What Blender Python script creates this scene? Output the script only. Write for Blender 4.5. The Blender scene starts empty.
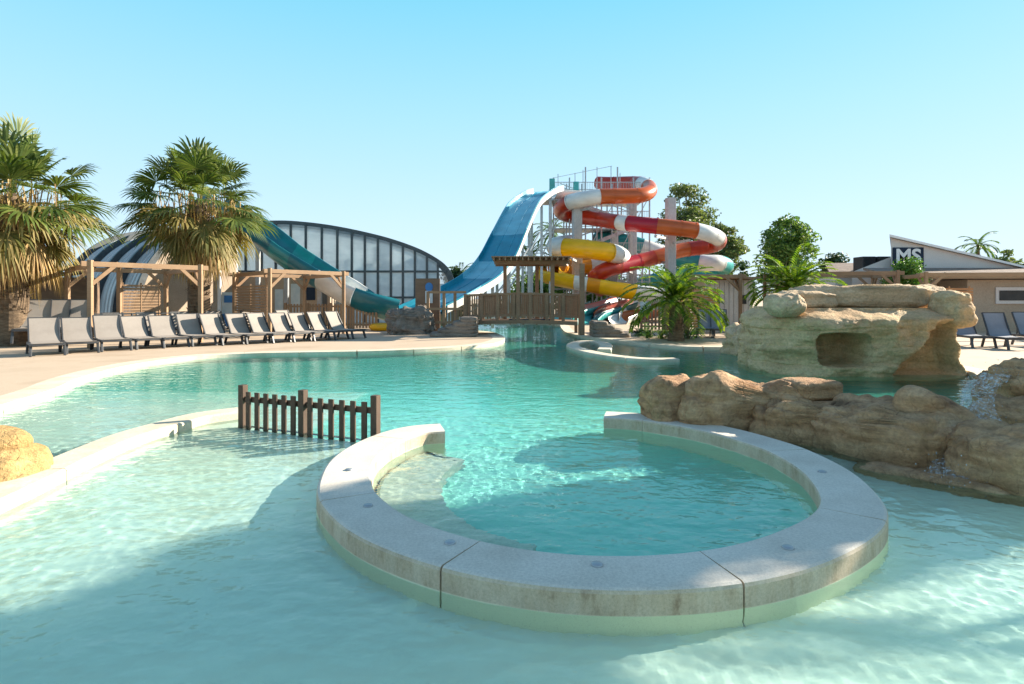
import bpy, bmesh, math, random
from mathutils import Vector, Matrix, noise
PI = math.pi; R = math.radians
sc = bpy.context.scene; COL = sc.collection
F, YH, H = 600.0, 298.0, 1.67          # focal length in px, horizon row, eye height over the water

def P(px, py, Y): return Vector(((px-512)/F*Y, Y, H-(py-YH)/F*Y))
def G(px, py, z=0.0):
    Y = F*(H-z)/(py-YH); return Vector(((px-512)/F*Y, Y, z))
def V(*a): return Vector(a)
def Nz(p, s=1.0, o=0.0): return noise.noise(Vector((p[0]*s+o, p[1]*s+o*.7, p[2]*s-o)))
def lerp(a, b, t): return a+(b-a)*t
def sstep(a, b, x):
    t = max(0, min(1, (x-a)/(b-a))); return t*t*(3-2*t)

# ------------------------------------------------------------------ materials
def new_mat(name):
    m = bpy.data.materials.new(name); m.use_nodes = True
    nt = m.node_tree; return m, nt, nt.nodes['Principled BSDF']
def nd(nt, t, **k):
    n = nt.nodes.new(t)
    for a, b in k.items():
        if a.startswith('i_'): n.inputs[a[2:].replace('_', ' ')].default_value = b
        else: setattr(n, a, b)
    return n
def c4(c): return (c[0], c[1], c[2], 1)
def ramp(nt, fac, stops):
    r = nd(nt, 'ShaderNodeValToRGB'); e = r.color_ramp.elements
    while len(e) < len(stops): e.new(.5)
    for k, (p, c) in zip(e, stops): k.position = p; k.color = c4(c)
    nt.links.new(fac, r.inputs[0]); return r.outputs[0]
def mixc(nt, fac, a, b, mode='MIX'):
    n = nd(nt, 'ShaderNodeMix', data_type='RGBA', blend_type=mode)
    for v, i in ((fac, 0), (a, 6), (b, 7)):
        if hasattr(v, 'links'): nt.links.new(v, n.inputs[i])
        else: n.inputs[i].default_value = v if i == 0 else c4(v)
    return n.outputs[2]
def coords(nt, scale=(1, 1, 1), kind='Object'):
    tc = nd(nt, 'ShaderNodeTexCoord'); mp = nd(nt, 'ShaderNodeMapping'); mp.inputs['Scale'].default_value = scale
    nt.links.new(tc.outputs[kind], mp.inputs[0]); return mp.outputs[0]
def ntex(nt, co, scale, detail=4, rough=.6):
    n = nd(nt, 'ShaderNodeTexNoise'); n.inputs['Scale'].default_value = scale
    n.inputs['Detail'].default_value = detail; n.inputs['Roughness'].default_value = rough
    nt.links.new(co, n.inputs['Vector']); return n.outputs['Fac']
def bump(nt, h, b, strength=.3, dist=.02):
    n = nd(nt, 'ShaderNodeBump'); n.inputs['Strength'].default_value = strength; n.inputs['Distance'].default_value = dist
    nt.links.new(h, n.inputs['Height']); nt.links.new(n.outputs[0], b.inputs['Normal']); return n

def m_noise(name, c1, c2, scale=3, rough=.7, b=.0, stretch=(1, 1, 1), c3=None, metal=0, bd=.01, spec=.5, fine=None, coat=0):
    m, nt, p = new_mat(name)
    co = coords(nt, stretch); f = ntex(nt, co, scale, 5)
    st = [(.33, c1), (.67, c2)] if c3 is None else [(.28, c1), (.5, c2), (.72, c3)]
    col = ramp(nt, f, st)
    if fine:
        f2 = ntex(nt, co, fine, 3); col = mixc(nt, .55, col, ramp(nt, f2, [(.3, (.62, .62, .62)), (.7, (1.1, 1.1, 1.1))]), 'MULTIPLY')
    nt.links.new(col, p.inputs['Base Color']); p.inputs['Roughness'].default_value = rough
    p.inputs['Metallic'].default_value = metal; p.inputs['Specular IOR Level'].default_value = spec
    p.inputs['Coat Weight'].default_value = coat; p.inputs['Coat Roughness'].default_value = .12
    if b:
        f3 = ntex(nt, co, (fine or scale*4), 4); bump(nt, f3, p, b, bd)
    return m
def m_plast(name, c, rough=.28):       # weathered fibreglass
    return m_noise(name, [x*.80 for x in c], [min(1, x*1.08) for x in c], .9, rough, .05, (1, 1, 2.2), bd=.02)
def m_wood(name, c1, c2, st=(1, 1, 8)):
    m, nt, p = new_mat(name)
    co = coords(nt, st); f = ntex(nt, co, 5, 6); g = ntex(nt, coords(nt), 1.1, 2)
    col = mixc(nt, .5, ramp(nt, f, [(.3, c1), (.7, c2)]), ramp(nt, g, [(.3, c1), (.7, c2)]))
    nt.links.new(col, p.inputs['Base Color']); p.inputs['Roughness'].default_value = .75
    bump(nt, f, p, .25, .006); return m
def m_rock(name, dark, mid, light, green=None, scale=1.0):
    m, nt, p = new_mat(name)
    co = coords(nt); f = ntex(nt, co, 2.2*scale, 9, .65); g = ntex(nt, co, .9*scale, 4)
    strata = ntex(nt, coords(nt, (.6, .6, 4.5)), 2.4*scale, 5)
    col = ramp(nt, f, [(.3, dark), (.48, mid), (.7, light)])
    col = mixc(nt, .5, col, ramp(nt, strata, [(.35, dark), (.55, mid), (.7, light)]))
    if green:
        col = mixc(nt, ramp(nt, g, [(.50, (0, 0, 0)), (.70, (.38, .38, .38))]), col, green)
    fine = ntex(nt, co, 26*scale, 5, .7)
    col = mixc(nt, .7, col, ramp(nt, fine, [(.3, (.6, .58, .55)), (.62, (1.08, 1.06, 1.02))]), 'MULTIPLY')
    vor = nd(nt, 'ShaderNodeTexVoronoi', feature='DISTANCE_TO_EDGE'); vor.inputs['Scale'].default_value = 1.5*scale
    wob = nd(nt, 'ShaderNodeTexNoise'); wob.inputs['Scale'].default_value = 2.2; nt.links.new(co, wob.inputs['Vector'])
    add = nd(nt, 'ShaderNodeVectorMath', operation='MULTIPLY_ADD'); add.inputs[1].default_value = (.9, .9, .9)
    nt.links.new(wob.outputs['Color'], add.inputs[0]); nt.links.new(co, add.inputs[2]); nt.links.new(add.outputs[0], vor.inputs['Vector'])
    crack = ramp(nt, vor.outputs['Distance'], [(.0, (.0, .0, .0)), (.012, (1, 1, 1))])
    col = mixc(nt, .13, col, mixc(nt, crack, (.35, .28, .22), (1, 1, 1)), 'MULTIPLY')
    nt.links.new(col, p.inputs['Base Color']); p.inputs['Roughness'].default_value = .82
    p.inputs['Specular IOR Level'].default_value = .3
    h = nd(nt, 'ShaderNodeMath', operation='MULTIPLY_ADD'); h.inputs[1].default_value = .5
    nt.links.new(fine, h.inputs[0]); nt.links.new(f, h.inputs[2])
    h2 = nd(nt, 'ShaderNodeMath', operation='MULTIPLY_ADD'); h2.inputs[1].default_value = .12
    nt.links.new(crack, h2.inputs[0]); nt.links.new(h.outputs[0], h2.inputs[2])
    bump(nt, h2.outputs[0], p, .9, .07); return m
def m_leaf(name, c1, c2, c3, trans=.35, rough=.5):
    m, nt, p = new_mat(name)
    geo = nd(nt, 'ShaderNodeNewGeometry')
    col = ramp(nt, geo.outputs['Random Per Island'], [(0, c1), (.55, c2), (1, c3)])
    nt.links.new(col, p.inputs['Base Color']); p.inputs['Roughness'].default_value = rough
    t = nd(nt, 'ShaderNodeBsdfTranslucent'); nt.links.new(mixc(nt, 1, col, (1.0, 1.05, .55), 'MULTIPLY'), t.inputs[0])
    mx = nd(nt, 'ShaderNodeMixShader'); mx.inputs[0].default_value = trans
    nt.links.new(p.outputs[0], mx.inputs[1]); nt.links.new(t.outputs[0], mx.inputs[2])
    nt.links.new(mx.outputs[0], nt.nodes['Material Output'].inputs[0]); return m

M = {}
M['concrete'] = m_noise('weathered_concrete', (.36, .35, .33), (.50, .48, .45), 1.6, .85, .35, c3=(.43, .41, .37), fine=38, bd=.006)
def m_cast():              # cast stone, pale on top, upright faces weathered and tide-stained, warm light off the water painted in
    m, nt, p = new_mat('cast_stone'); co = coords(nt); f = ntex(nt, co, 1.8, 5); fine = ntex(nt, co, 60, 4)
    top = ramp(nt, f, [(.3, (.62, .56, .475)), (.5, (.71, .65, .56)), (.7, (.78, .725, .635))])
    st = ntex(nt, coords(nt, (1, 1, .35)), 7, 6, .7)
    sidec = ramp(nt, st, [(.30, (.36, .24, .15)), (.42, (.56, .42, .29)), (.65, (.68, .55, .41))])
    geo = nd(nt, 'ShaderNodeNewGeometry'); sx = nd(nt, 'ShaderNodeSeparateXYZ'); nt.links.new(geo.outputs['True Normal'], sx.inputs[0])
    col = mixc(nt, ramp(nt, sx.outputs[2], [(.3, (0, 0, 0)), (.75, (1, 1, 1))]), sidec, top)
    col = mixc(nt, .6, col, ramp(nt, fine, [(.3, (.72, .71, .70)), (.65, (1.08, 1.07, 1.05))]), 'MULTIPLY')
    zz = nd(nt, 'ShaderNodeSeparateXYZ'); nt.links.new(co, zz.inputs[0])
    col = mixc(nt, ramp(nt, zz.outputs[2], [(.03, (1, 1, 1)), (.036, (0, 0, 0))]), col, (.86, .80, .58))      # brightness of sunlit water painted in below the waterline
    spk = ntex(nt, co, 170, 2); col = mixc(nt, .3, col, ramp(nt, spk, [(.34, (.45, .43, .40)), (.44, (1, 1, 1))]), 'MULTIPLY')
    nt.links.new(col, p.inputs['Base Color']); p.inputs['Roughness'].default_value = .8; bump(nt, fine, p, .4, .005); return m
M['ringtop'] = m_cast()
M['coping'] = m_noise('pale_stone_coping', (.62, .53, .39), (.76, .68, .54), 2, .8, .25, fine=40, bd=.004)
M['deck'] = m_noise('beige_resin_deck', (.46, .34, .235), (.56, .435, .315), .5, .85, .25, c3=(.50, .385, .275), fine=60, bd=.004)
def m_lining():            # lining from cream to turquoise with depth, the water's absorption put into its colour
    m, nt, p = new_mat('pool_lining'); co = coords(nt); sx = nd(nt, 'ShaderNodeSeparateXYZ'); nt.links.new(co, sx.inputs[0])
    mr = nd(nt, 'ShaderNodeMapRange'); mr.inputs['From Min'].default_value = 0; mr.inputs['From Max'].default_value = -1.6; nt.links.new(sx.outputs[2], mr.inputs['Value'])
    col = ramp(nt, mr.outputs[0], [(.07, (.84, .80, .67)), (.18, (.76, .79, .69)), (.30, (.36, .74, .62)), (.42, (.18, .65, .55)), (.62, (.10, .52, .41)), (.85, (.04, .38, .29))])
    col = mixc(nt, .5, col, ramp(nt, ntex(nt, co, 1.2, 5), [(.3, (.82, .84, .80)), (.7, (1.06, 1.05, 1.02))]), 'MULTIPLY')
    nt.links.new(col, p.inputs['Base Color']); p.inputs['Roughness'].default_value = .7; return m
M['floor'] = m_lining()
M['wood'] = m_wood('larch_timber', (.25, .145, .08), (.40, .26, .15))
M['wood_h'] = m_wood('larch_timber_flat', (.25, .145, .08), (.40, .26, .15), (1.2, 1.2, 10))
M['woodred'] = m_wood('red_cedar', (.36, .15, .06), (.50, .24, .10), (1, 1, 9))
M['woodgrey'] = m_wood('weathered_timber', (.18, .105, .06), (.33, .21, .13))
M['wooddark'] = m_wood('dark_brown_picket', (.055, .032, .02), (.11, .066, .042), (6, 6, 1))
M['rock'] = m_rock('sandstone_rockwork', (.20, .10, .05), (.56, .335, .18), (.78, .54, .335))
M['rocky'] = m_rock('yellow_sandstone', (.34, .20, .08), (.50, .33, .14), (.66, .47, .23))
M['grotto'] = m_rock('grotto_rockwork', (.42, .27, .145), (.70, .495, .285), (.80, .62, .40), (.40, .40, .19), .8)
M['grottotop'] = m_rock('grotto_ledge_stone', (.46, .33, .21), (.68, .51, .33), (.78, .62, .44), None, .8)
M['stonegrey'] = m_rock('layered_grey_stone', (.13, .11, .09), (.26, .22, .19), (.38, .33, .28), None, 1.4)
M['sling'] = m_noise('beige_mesh_sling', (.285, .25, .22), (.345, .305, .27), 2, .8, .3, fine=160, bd=.002)
M['slinggrey'] = m_noise('grey_mesh_sling', (.20, .22, .26), (.26, .28, .33), 2, .8, .3, fine=160, bd=.002)
M['frame'] = m_noise('anthracite_plastic', (.035, .038, .043), (.06, .063, .07), 5, .45)
M['steel'] = m_noise('galvanised_steel', (.33, .35, .37), (.48, .50, .52), 4, .45, metal=.5)
M['darksteel'] = m_noise('slate_steel', (.045, .055, .065), (.075, .09, .10), 4, .4)
M['silver'] = m_noise('silver_cladding', (.50, .50, .50), (.62, .62, .62), .7, .38, metal=.2)
M['white'] = m_plast('white_fibreglass', (.70, .70, .68))
M['red'] = m_plast('red_fibreglass', (.42, .035, .012)); M['crimson'] = m_plast('crimson_fibreglass', (.38, .004, .018))
M['orange'] = m_plast('rust_orange_fibreglass', (.48, .095, .014)); M['yellow'] = m_plast('yellow_fibreglass', (.84, .46, .002))
M['amber'] = m_plast('amber_fibreglass', (.70, .26, .004)); M['pink'] = m_plast('faded_red_fibreglass', (.55, .13, .10))
M['teal'] = m_plast('teal_fibreglass', (.02, .24, .25)); M['tealdark'] = m_plast('deep_teal_fibreglass', (.012, .15, .19))
M['blue'] = m_plast('blue_fibreglass', (.010, .25, .37)); M['bluelight'] = m_plast('light_blue_fibreglass', (.17, .49, .61))
M['tealgreen'] = m_plast('sea_green_fibreglass', (.05, .36, .36))
M['column'] = m_noise('column_concrete', (.40, .40, .41), (.50, .50, .51), .8, .85, .2, (1, 1, .4), fine=12)
M['render'] = m_noise('grey_render', (.62, .585, .57), (.69, .655, .64), .5, .9, .1, fine=30)
M['tan'] = m_noise('tan_render', (.40, .31, .23), (.47, .37, .28), .7, .9, .1, fine=25)
M['brownwall'] = m_noise('brown_wall', (.15, .10, .07), (.22, .15, .10), 1.2, .9, .2, (1, 1, 4))
M['tile'] = m_noise('weathered_roof_tiles', (.16, .12, .10), (.36, .27, .22), 2.4, .9, .6, (1, 4, 1), fine=9, bd=.04)
M['navy'] = m_noise('navy_sign', (.018, .03, .055), (.024, .038, .066), 2, .8, spec=.2)
M['paper'] = m_noise('white_paint', (.72, .73, .74), (.80, .80, .80), 2, .6)
M['signblue'] = m_noise('blue_print', (.02, .14, .40), (.03, .20, .50), 2, .5)
M['palepost'] = m_noise('pale_poster', (.46, .56, .62), (.62, .68, .70), 3, .6)
M['black'] = m_noise('black_plastic', (.016, .016, .018), (.03, .03, .032), 3, .55)
M['trunk'] = m_noise('palm_bark', (.10, .065, .04), (.26, .18, .11), 3.5, .9, .9, (1, 1, 5), fine=16, bd=.04)
M['bark'] = m_noise('grey_bark', (.13, .10, .075), (.26, .21, .16), 2.5, .9, .6, (1, 1, .4), fine=12, bd=.03)
M['fan'] = m_leaf('fan_palm_green', (.045, .085, .016), (.11, .16, .03), (.20, .23, .055), .38)
M['fandead'] = m_leaf('dry_palm_straw', (.22, .13, .05), (.38, .25, .10), (.52, .37, .17), .25, .8)
M['fanmix'] = m_leaf('yellowing_palm', (.12, .13, .03), (.24, .20, .06), (.36, .27, .10), .3, .6)
M['date'] = m_leaf('date_palm_green', (.05, .12, .014), (.14, .25, .02), (.32, .40, .045), .45)
M['euc'] = m_leaf('eucalyptus_leaf', (.07, .11, .04), (.13, .18, .065), (.24, .27, .10), .4)
M['green'] = m_leaf('broad_leaf', (.05, .12, .022), (.12, .22, .04), (.23, .32, .075), .42)
M['darkgreen'] = m_leaf('dark_leaf', (.018, .045, .014), (.04, .085, .025), (.075, .12, .035), .2)
M['bright'] = m_leaf('bright_leaf', (.05, .13, .02), (.10, .22, .03), (.17, .30, .05), .3)
def m_lined(name, cell, line, spacing, width, ax=0):
    return None
def m_glass():
    m, nt, p = new_mat('greenhouse_glazing')
    co = coords(nt); f = ntex(nt, coords(nt, (1, 1, 2.2)), .38, 5)
    nt.links.new(ramp(nt, f, [(.36, (.40, .47, .53)), (.60, (.88, .90, .91))]), p.inputs['Base Color'])  # cloudy reflections painted into the base colour of the panes
    p.inputs['Roughness'].default_value = .12; p.inputs['Specular IOR Level'].default_value = .7
    bump(nt, ntex(nt, co, .5, 2), p, .12, .4)
    t = nd(nt, 'ShaderNodeBsdfTransparent'); t.inputs[0].default_value = (.80, .87, .90, 1)
    mx = nd(nt, 'ShaderNodeMixShader'); mx.inputs[0].default_value = .15
    tl = nd(nt, 'ShaderNodeBsdfTranslucent'); tl.inputs[0].default_value = (.80, .86, .90, 1); m2 = nd(nt, 'ShaderNodeMixShader'); m2.inputs[0].default_value = .45
    nt.links.new(p.outputs[0], m2.inputs[1]); nt.links.new(tl.outputs[0], m2.inputs[2]); nt.links.new(m2.outputs[0], mx.inputs[1]); nt.links.new(t.outputs[0], mx.inputs[2])
    nt.links.new(mx.outputs[0], nt.nodes['Material Output'].inputs[0]); return m
M['glass'] = m_glass()
M['roofglass'] = M['glass'].copy(); M['roofglass'].name = 'roof_glazing'
[n for n in M['roofglass'].node_tree.nodes if n.type == 'MIX_SHADER' and n.inputs[0].default_value < .2][0].inputs[0].default_value = .6
def m_water():
    m = bpy.data.materials.new('pool_water'); m.use_nodes = True; nt = m.node_tree; nt.nodes.remove(nt.nodes['Principled BSDF'])
    a = ntex(nt, coords(nt, (1.0, 1.35, 1)), 3.4, 3, .55); b = ntex(nt, coords(nt, (1.2, 1.0, 1)), 9.0, 2, .5)
    s1 = nd(nt, 'ShaderNodeMath', operation='MULTIPLY_ADD'); s1.inputs[1].default_value = .3
    nt.links.new(b, s1.inputs[0]); nt.links.new(a, s1.inputs[2])
    bp = nd(nt, 'ShaderNodeBump'); bp.inputs['Strength'].default_value = .46; bp.inputs['Distance'].default_value = .035
    nt.links.new(s1.outputs[0], bp.inputs['Height'])
    g = nd(nt, 'ShaderNodeBsdfGlass'); g.inputs['Roughness'].default_value = 0; g.inputs['IOR'].default_value = 1.333
    g.inputs['Color'].default_value = (.80, .955, .975, 1); nt.links.new(bp.outputs[0], g.inputs['Normal'])
    nt.links.new(g.outputs[0], nt.nodes['Material Output'].inputs[0]); return m
M['water'] = m_water()
def m_foam():
    m, nt, p = new_mat('white_water')
    p.inputs['Base Color'].default_value = (.85, .9, .92, 1); p.inputs['Roughness'].default_value = .15
    f = ntex(nt, coords(nt, (1, 1, .5)), 24, 7, .75)
    t = nd(nt, 'ShaderNodeBsdfTransparent'); mx = nd(nt, 'ShaderNodeMixShader')
    nt.links.new(ramp(nt, f, [(.46, (.02, .02, .02)), (.68, (.85, .85, .85))]), mx.inputs[0])
    nt.links.new(t.outputs[0], mx.inputs[1]); nt.links.new(p.outputs[0], mx.inputs[2])
    nt.links.new(mx.outputs[0], nt.nodes['Material Output'].inputs[0])
    bump(nt, f, p, .8, .04); return m
M['foam'] = m_foam()

# ------------------------------------------------------------------ mesh helpers
def rootloc(o):
    l = Vector((0, 0, 0))
    while o: l = l+o.location; o = o.parent
    return l
class MB:
    def __init__(s): s.v = []; s.f = []; s.m = []; s.cm = 0
    def add(s, vs, fs):
        b = len(s.v); s.v += [Vector(v) for v in vs]
        for f in fs: s.f.append([i+b for i in f]); s.m.append(s.cm)
        return s
    def hexa(s, p):     # 8 points: bottom loop, top loop
        return s.add(p, [(3, 2, 1, 0), (4, 5, 6, 7), (0, 1, 5, 4), (1, 2, 6, 5), (2, 3, 7, 6), (3, 0, 4, 7)])
    def box(s, c, d, rz=0):
        c = Vector(c); m = Matrix.Rotation(rz, 3, 'Z'); x, y, z = d[0]/2, d[1]/2, d[2]/2
        return s.hexa([c+m@Vector(q) for q in ((-x, -y, -z), (x, -y, -z), (x, y, -z), (-x, y, -z), (-x, -y, z), (x, -y, z), (x, y, z), (-x, y, z))])
    def bar(s, a, b, w, h=None, up=(0, 0, 1)):
        h = h or w; a, b = Vector(a), Vector(b); t = (b-a).normalized(); u = Vector(up)
        if abs(t.dot(u)) > .98: u = Vector((0, 1, 0))
        sd = t.cross(u).normalized(); u = sd.cross(t).normalized()
        q = [(-w/2, -h/2), (w/2, -h/2), (w/2, h/2), (-w/2, h/2)]
        return s.hexa([a+sd*x+u*y for x, y in q]+[b+sd*x+u*y for x, y in q])
    def sweep(s, path, prof, closed=True, caps=True, up=Vector((0, 0, 1)), scale=None):
        n = len(path); k = len(prof); vs = []; fs = []
        for i, p in enumerate(path):
            t = (path[min(i+1, n-1)]-path[max(i-1, 0)]).normalized(); u = up
            if abs(t.dot(u)) > .995: u = Vector((0, 1, 0))
            sd = t.cross(u).normalized(); uu = sd.cross(t).normalized(); q = 1 if scale is None else scale[i]
            vs += [p+sd*(x*q)+uu*(y*q) for x, y in prof]
        for i in range(n-1):
            for j in range(k if closed else k-1):
                a = i*k+j; b = i*k+(j+1) % k; fs.append((a, b, b+k, a+k))
        if caps and closed: fs += [tuple(range(k-1, -1, -1)), tuple((n-1)*k+j for j in range(k))]
        return s.add(vs, fs)
    def tube(s, path, r, n=10, scale=None):
        return s.sweep([Vector(p) for p in path], [(r*math.cos(2*PI*j/n), r*math.sin(2*PI*j/n)) for j in range(n)], scale=scale)
    def lathe(s, c, prof, n=20):    # prof: (r,z)
        c = Vector(c); vs = []; fs = []
        for r, z in prof: vs += [c+Vector((r*math.cos(2*PI*j/n), r*math.sin(2*PI*j/n), z)) for j in range(n)]
        for i in range(len(prof)-1):
            for j in range(n):
                a = i*n+j; b = i*n+(j+1) % n; fs.append((a, b, b+n, a+n))
        fs += [tuple(range(n-1, -1, -1)), tuple((len(prof)-1)*n+j for j in range(n))]
        return s.add(vs, fs)
    def prism(s, poly, z0, z1):
        n = len(poly); vs = [Vector((p[0], p[1], z0)) for p in poly]+[Vector((p[0], p[1], z1)) for p in poly]
        return s.add(vs, [tuple(range(n-1, -1, -1)), tuple(range(n, 2*n))]+[(i, (i+1) % n, (i+1) % n+n, i+n) for i in range(n)])
    def slab(s, poly, off):         # planar 3-D polygon thickened by vector off
        n = len(poly); off = Vector(off); vs = [Vector(p) for p in poly]+[Vector(p)+off for p in poly]
        return s.add(vs, [tuple(range(n-1, -1, -1)), tuple(range(n, 2*n))]+[(i, (i+1) % n, (i+1) % n+n, i+n) for i in range(n)])
    def build(s, name, mats, parent=None, smooth=False, loc=None, fixn=True, bev=0):
        if not isinstance(mats, (list, tuple)): mats = [mats]
        o0 = rootloc(parent) if parent else (Vector(loc) if loc is not None else Vector((0, 0, 0)))
        me = bpy.data.meshes.new(name); me.from_pydata([v-o0 for v in s.v], [], s.f)
        for m in mats: me.materials.append(m)
        me.polygons.foreach_set('material_index', s.m)
        if fixn:
            bm = bmesh.new(); bm.from_mesh(me); bmesh.ops.recalc_face_normals(bm, faces=bm.faces); bm.to_mesh(me); bm.free()
        me.polygons.foreach_set('use_smooth', [smooth]*len(me.polygons)); me.update()
        o = bpy.data.objects.new(name, me); COL.objects.link(o)
        if parent: o.parent = parent
        elif loc is not None: o.location = o0
        if bev:
            b = o.modifiers.new('edge', 'BEVEL'); b.width = bev; b.segments = 2; b.limit_method = 'ANGLE'; b.angle_limit = R(35)
        return o
def tag(o, label, cat, group=None, kind=None):
    o['label'] = label; o['category'] = cat
    if group: o['group'] = group
    if kind: o['kind'] = kind
    return o
def thing(name, label, cat, loc=(0, 0, 0), group=None, rz=0):
    o = bpy.data.objects.new(name, None); COL.objects.link(o); o.location = loc; o.rotation_euler = (0, 0, rz); o.empty_display_size = .2
    return tag(o, label, cat, group)
def setting(o): o['kind'] = 'structure'; return o
def dup(root, loc, rz, label, scale=None):
    def cp(o, par):
        c = o.copy(); COL.objects.link(c)
        if par: c.parent = par
        for ch in o.children: cp(ch, c)
        return c
    r = cp(root, None); r.location = loc; r.rotation_euler = (0, 0, rz); r['label'] = label
    if scale: r.scale = scale
    return r
def catmull(pts, n=8):
    pts = [Vector(p) for p in pts]; out = []; L = len(pts)
    for i in range(L-1):
        p0, p1, p2, p3 = pts[max(i-1, 0)], pts[i], pts[i+1], pts[min(i+2, L-1)]
        for k in range(n):
            t = k/n
            out.append(.5*((2*p1)+(p2-p0)*t+(2*p0-5*p1+4*p2-p3)*t*t+(3*p1-p0-3*p2+p3)*t**3))
    out.append(pts[-1]); return out
def resample(pts, step):
    out = [pts[0].copy()]; acc = 0
    for a, b in zip(pts, pts[1:]):
        d = (b-a).length; t = step-acc
        while t <= d: out.append(a.lerp(b, t/d)); t += step
        acc = (acc+d) % step if d else acc
    out.append(pts[-1].copy()); return out
def smooth_path(pts, it=4):
    for _ in range(it): pts = [pts[0]]+[pts[i-1]*.25+pts[i]*.5+pts[i+1]*.25 for i in range(1, len(pts)-1)]+[pts[-1]]
    return pts
def offset(pts, d):
    out = []
    for i, p in enumerate(pts):
        t = pts[min(i+1, len(pts)-1)]-pts[max(i-1, 0)]; t.z = 0; t.normalize(); out.append(p+Vector((-t.y, t.x, 0))*d)
    return out
def inside(poly, x, y):
    c = False; n = len(poly); j = n-1
    for i in range(n):
        a, b = poly[i], poly[j]
        if (a[1] > y) != (b[1] > y) and x < (b[0]-a[0])*(y-a[1])/(b[1]-a[1])+a[0]: c = not c
        j = i
    return c

# ------------------------------------------------------------------ camera, sky, sun
cam = bpy.data.cameras.new('camera'); co_ = bpy.data.objects.new('camera', cam); COL.objects.link(co_); sc.camera = co_
cam.sensor_width = 36; cam.lens = 36*F/1024; cam.shift_y = (YH-342)/1024; cam.clip_end = 3000; cam.clip_start = .05
co_.location = (0, 0, H); co_.rotation_euler = (R(90), 0, 0)
AZ, EL = 65.0, 23.0                      # sun: degrees right of the view direction, elevation
sl = bpy.data.lights.new('sun', 'SUN'); sl.energy = 5.0; sl.angle = R(.53); sl.color = (1, .89, .73)
so = bpy.data.objects.new('sun', sl); COL.objects.link(so)
sd = Vector((math.sin(R(AZ))*math.cos(R(EL)), math.cos(R(AZ))*math.cos(R(EL)), math.sin(R(EL))))
so.rotation_euler = sd.to_track_quat('Z', 'Y').to_euler(); so.location = sd*60
w = bpy.data.worlds.new('World'); sc.world = w; w.use_nodes = True; wn = w.node_tree
sky = wn.nodes.new('ShaderNodeTexSky'); sky.sky_type = 'NISHITA'; sky.sun_disc = False
sky.sun_elevation = R(EL); sky.sun_rotation = R(AZ); sky.air_density = 1.0; sky.dust_density = .3; sky.ozone_density = 2.0
bg = wn.nodes['Background']; bg.inputs[1].default_value = .105
# clear maritime air: the bright band of the sky is compressed and blended with a blue-to-pale gradient by elevation
comp = wn.nodes.new('ShaderNodeVectorMath'); comp.operation = 'MULTIPLY_ADD'; comp.inputs[1].default_value = (.14, .14, .14); comp.inputs[2].default_value = (1, 1, 1)
div = wn.nodes.new('ShaderNodeVectorMath'); div.operation = 'DIVIDE'
wn.links.new(sky.outputs[0], comp.inputs[0]); wn.links.new(sky.outputs[0], div.inputs[0]); wn.links.new(comp.outputs[0], div.inputs[1])
tc = wn.nodes.new('ShaderNodeTexCoord'); sx = wn.nodes.new('ShaderNodeSeparateXYZ'); wn.links.new(tc.outputs['Generated'], sx.inputs[0])
grad = ramp(wn, sx.outputs[2], [(0, (2.8, 3.45, 4.1)), (.12, (2.4, 3.4, 4.1)), (.28, (1.65, 3.15, 3.95)), (.45, (.85, 2.75, 3.65)), (.62, (.82, 1.42, 2.3)), (1, (.6, .95, 1.65))])
mxs = wn.nodes.new('ShaderNodeMix'); mxs.data_type = 'RGBA'; mxs.inputs[0].default_value = .82
wn.links.new(div.outputs[0], mxs.inputs[6]); wn.links.new(grad, mxs.inputs[7]); wn.links.new(mxs.outputs[2], bg.inputs[0])
sc.view_settings.view_transform = 'Standard'; sc.view_settings.look = 'None'; sc.view_settings.exposure = 1.47; sc.view_settings.gamma = 1
sc.cycles.max_bounces = 8; sc.cycles.transparent_max_bounces = 24; sc.cycles.use_denoising = True
sc.cycles.volume_bounces = 0; sc.cycles.sample_clamp_indirect = 6
# ------------------------------------------------------------------ pool, ground, water
ringO = smooth_path(resample(catmull([G(x, y, .17) for x, y in ((440, 423.2), (405, 426), (367, 437), (332, 457), (317, 484), (321, 504), (356, 535), (440.6, 567), (546, 586), (651.6, 590), (743, 583), (819, 565), (873, 538), (889, 517), (882, 498), (852.5, 471), (811, 450), (786, 441.5), (744.6, 430), (703, 421.5), (645, 413.3), (606, 411))], 12), .04), 20)
ringI = offset(ringO, .43)
ringC = offset(ringO, .215)
lowO = smooth_path(resample(catmull([G(x, y, .14) for x, y in ((-60, 505), (0, 480), (49, 458), (107, 435.5), (151, 423), (191, 413), (241, 406.5))], 10), .05), 6)
fenceA, fenceM, fenceB = G(243, 427.5), G(303, 435), G(375.5, 443)
ledge = [V(-8.06, 9.45), V(-8.3, 10.2), V(-8.8, 11.4), V(-9.2, 13.0), V(-9.3, 14.6), V(-9.0, 15.8), V(-8.35, 16.7), V(-7.4, 17.25), V(-6.2, 17.55), V(-4.3, 17.95), V(-2.6, 18.8), V(-1.35, 20.1), V(-.85, 21.6)]
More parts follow.
